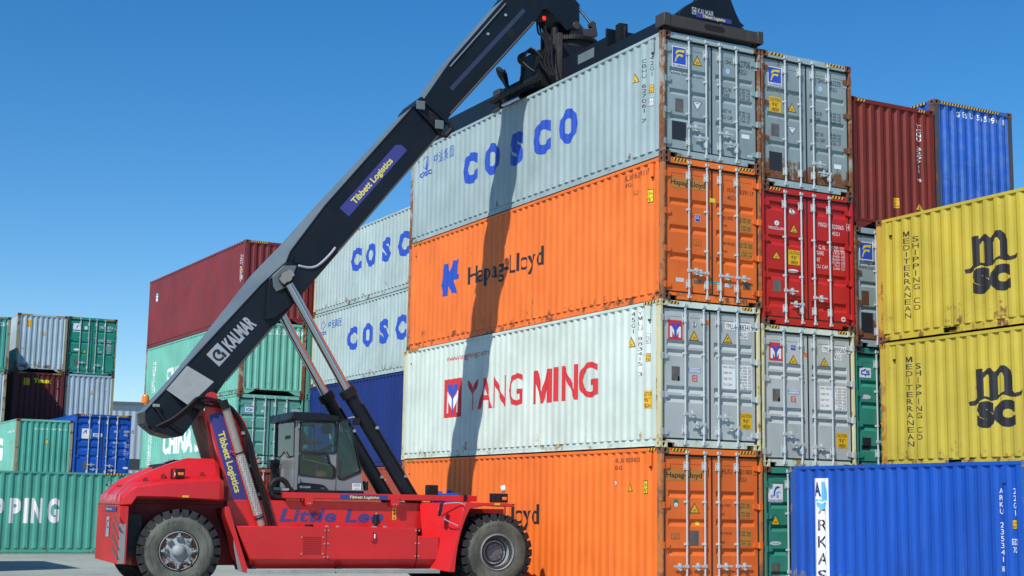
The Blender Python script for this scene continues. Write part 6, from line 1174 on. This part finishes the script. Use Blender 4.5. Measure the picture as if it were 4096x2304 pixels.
mb.build('slewing_ring', RS, 30)
zt_ = 3*HC+STD
mb = MB(); wbox(mb, (.42, YN, zt_+.2), (2.0, 6.9, zt_+.72), M_CHR); wbox(mb, (.34, YN-.06, zt_+.12), (2.1, YN, zt_+.86), M_CHR); wbox(mb, (.4, 5.0, zt_+.72), (2.0, 6.3, RZ-.3), M_BLK); wbox(mb, (.1, 5.3, zt_+.2), (.42, 6.2, zt_+1.05), M_BLK); wbox(mb, (.415, YN+.6, zt_+.4), (.42, YN+1.3, zt_+.62), M_SHEEN)
wbox(mb, (.3, 4.75, zt_+.2), (.41, 4.9, RZ-.15), M_CRN); mb.cyl(WL((-.1, 4.9, zt_+.25)), WL((-.1, 7.3, zt_+.25)), .08, M_BLK, 12); spr = mb.build('spreader_frame', RS, 30, .012)
for x0 in (.32, 1.5):
    mb = MB(); wbox(mb, (x0, .1, zt_+.1), (x0+.6, YN-.06, zt_+.42), M_CHR); mb.build('telescopic_beam', RS, 30, .015)
    mb = MB(); wbox(mb, (x0, 6.9, zt_+.1), (x0+.6, 12.1, zt_+.62), M_CHR); mb.build('telescopic_beam', RS, 30, .015)
for y in (-.06, L40-.24):
    mb = MB(); wbox(mb, (-.02, y, zt_+.08), (W+.02, y+.3, zt_+.33), M_CRN); wbox(mb, (-.04, y-.015, zt_+.08), (.12, y+.315, zt_+.35), M_CRN); wbox(mb, (W-.12, y-.015, zt_+.08), (W+.03, y+.315, zt_+.35), M_CRN); o = mb.build('end_beam', RS, 30, .015)
    for x in (.09, W-.09):
        mb = MB(); q = Vector((x, y+(.2 if y > 1 else .13), zt_)); mb.cyl(WL(q+Vector((0, 0, .1))), WL(q+Vector((0, 0, .05))), .07, M_BLK, 10); mb.cyl(WL(q+Vector((0, 0, .06))), WL(q+Vector((0, 0, .01))), .035, M_BLK, 10); mb.cyl(WL(q+Vector((0, 0, .06))), WL(q+Vector((0, 0, .03))), .055, M_BLK, 8); mb.build('twistlock', o)
mb = MB(); k = 10; sl_ = [(.82+.22*cos(pi/2+2*pi*i/k*.5+pi*0), 0) for i in range(1)]; pts = [(.22*cos(a)*1.0, .055*sin(a)) for a in [2*pi*i/20 for i in range(20)]]
vsl = [WL((1.22+(.16 if cos(2*pi*i/20) > 0 else -.16)+.1*cos(2*pi*i/20), -.062, zt_+.21+.065*sin(2*pi*i/20))) for i in range(20)]; mb.add(vsl, [tuple(range(20))], DARK); mb.build('beam_slot', RS, 0)
f_ = [(q.x, q.z) for q in (hit(*PX('r5', x, y), (0, .12, 0), (0, 1, 0)) for x, y in ((1820, 90), (1890, 35), (1962, -5), (2010, -110), (2180, -110), (2228, 0), (2270, 110), (2300, 172), (2335, 206), (2300, 225), (1820, 125)))]
mb = MB(); n = len(f_); v2 = [WL((x, .12, z)) for x, z in f_]+[WL((x, .3, z)) for x, z in f_]; mb.add(v2, [list(range(n)), list(range(2*n-1, n-1, -1))]+[(i, i+n, (i+1) % n+n, (i+1) % n) for i in range(n)], M_CHR); fin = mb.build('end_cover', RS, 25, .01)
wsurf = dict(map=lambda u, v, l: tuple(WL((u, .12-l, v)))); wb = lambda x0, y0, x1, y1: (lambda a, c_: (a.x, a.z, c_.x, c_.z))(hit(*PX('r5', x0, y0), (0, .12, 0), (0, 1, 0)), hit(*PX('r5', x1, y1), (0, .12, 0), (0, 1, 0)))
b = wb(1917, 110, 1952, 62); decal(fin, 'maker_mark', [(RECT(b), M_SIL), (RING(inset(b, .12), .2, 16, .5, 5.5), BLK), (T('KALMAR', wb(1962, 110, 2090, 92), bold=.03), M_SIL), (RECT(wb(1950, 135, 2230, 160)), M_LBL), (T('Tibbett Logistics', wb(1998, 137, 2178, 152), bold=.03, shear=.2), M_LY)], wsurf)
# gripper arm bracket, hoses and fittings at the near side
mb = MB(); b0 = lambda x, y, X_: hit(*PX('r4', x, y), (X_, 0, 0), (1, 0, 0)); p, q = b0(1085, 245, .0), b0(1130, 85, .0); mb.box((-.03, min(p.y, q.y), min(p.z, q.z)), (.25, max(p.y, q.y), max(p.z, q.z)), M_CRN, RMi); p, q = b0(1145, 195, -.1), b0(1255, 145, -.1); mb.cyl(WL(p), WL(q), .045, M_CHROME, 10)
p, q = b0(1135, 240, .1), b0(1260, 30, .1); mb.box((.1, min(p.y, q.y), zt_+.05), (.4, max(p.y, q.y), max(p.z, q.z)), M_BLK, RMi); mb.build('gripper_bracket', RS, 30, .01)
mb = MB()
def hz_(x, y, X_): return WL(hit(*PX('r5', x, y), (X_, 0, 0), (1, 0, 0)))
for k in range(6): j = k*7; mb.tube([hz_(700+j, 430+j, .0), hz_(610+j, 415-j, -.2), hz_(548+j, 440+j, -.25), hz_(545+j*2, 490+j, -.2), hz_(600+j*2, 530+j, -.1), hz_(650+j, 560, .0)], .022, M_HOSE, 6, 4)
for k in range(5): j = k*10; mb.tube([hz_(420+j, 650+j*2, .0), hz_(385+j, 600, -.1), hz_(370+j, 545+j, -.15), hz_(400+j, 540+j, -.1), hz_(430+j*.5, 600, -.05), hz_(470, 700+j, .05)], .02, M_HOSE, 6, 4)
mb.tube([hz_(430, 560, .0), hz_(440, 640, -.1), hz_(480, 730, -.1), hz_(540, 700, -.1), hz_(575, 580, -.1), hz_(590, 480, -.1)], .04, M_HOSE, 8, 4)
for k in range(4): mb.tube([hz_(690+k*18, 180, .3), hz_(700+k*22, 260, .2), hz_(740+k*20, 300, .1), hz_(760+k*15, 380, .1), hz_(720+k*30, 500, .0), hz_(800+k*12, 600, .0)], .025, M_HOSE, 6, 4)
for k in range(3): mb.tube([hz_(1335+k*14, 250, .6), hz_(1350+k*12, 212, .6), hz_(1375+k*6, 230, .6), hz_(1385, 330, .6)], .018, M_HOSE, 6, 4)
p = hz_(1360, 300, .6); mb.box(p-Vector((.1, .1, .35)), p+Vector((.1, .1, .3)), M_BLK); mb.build('spreader_hoses', RS, 35)
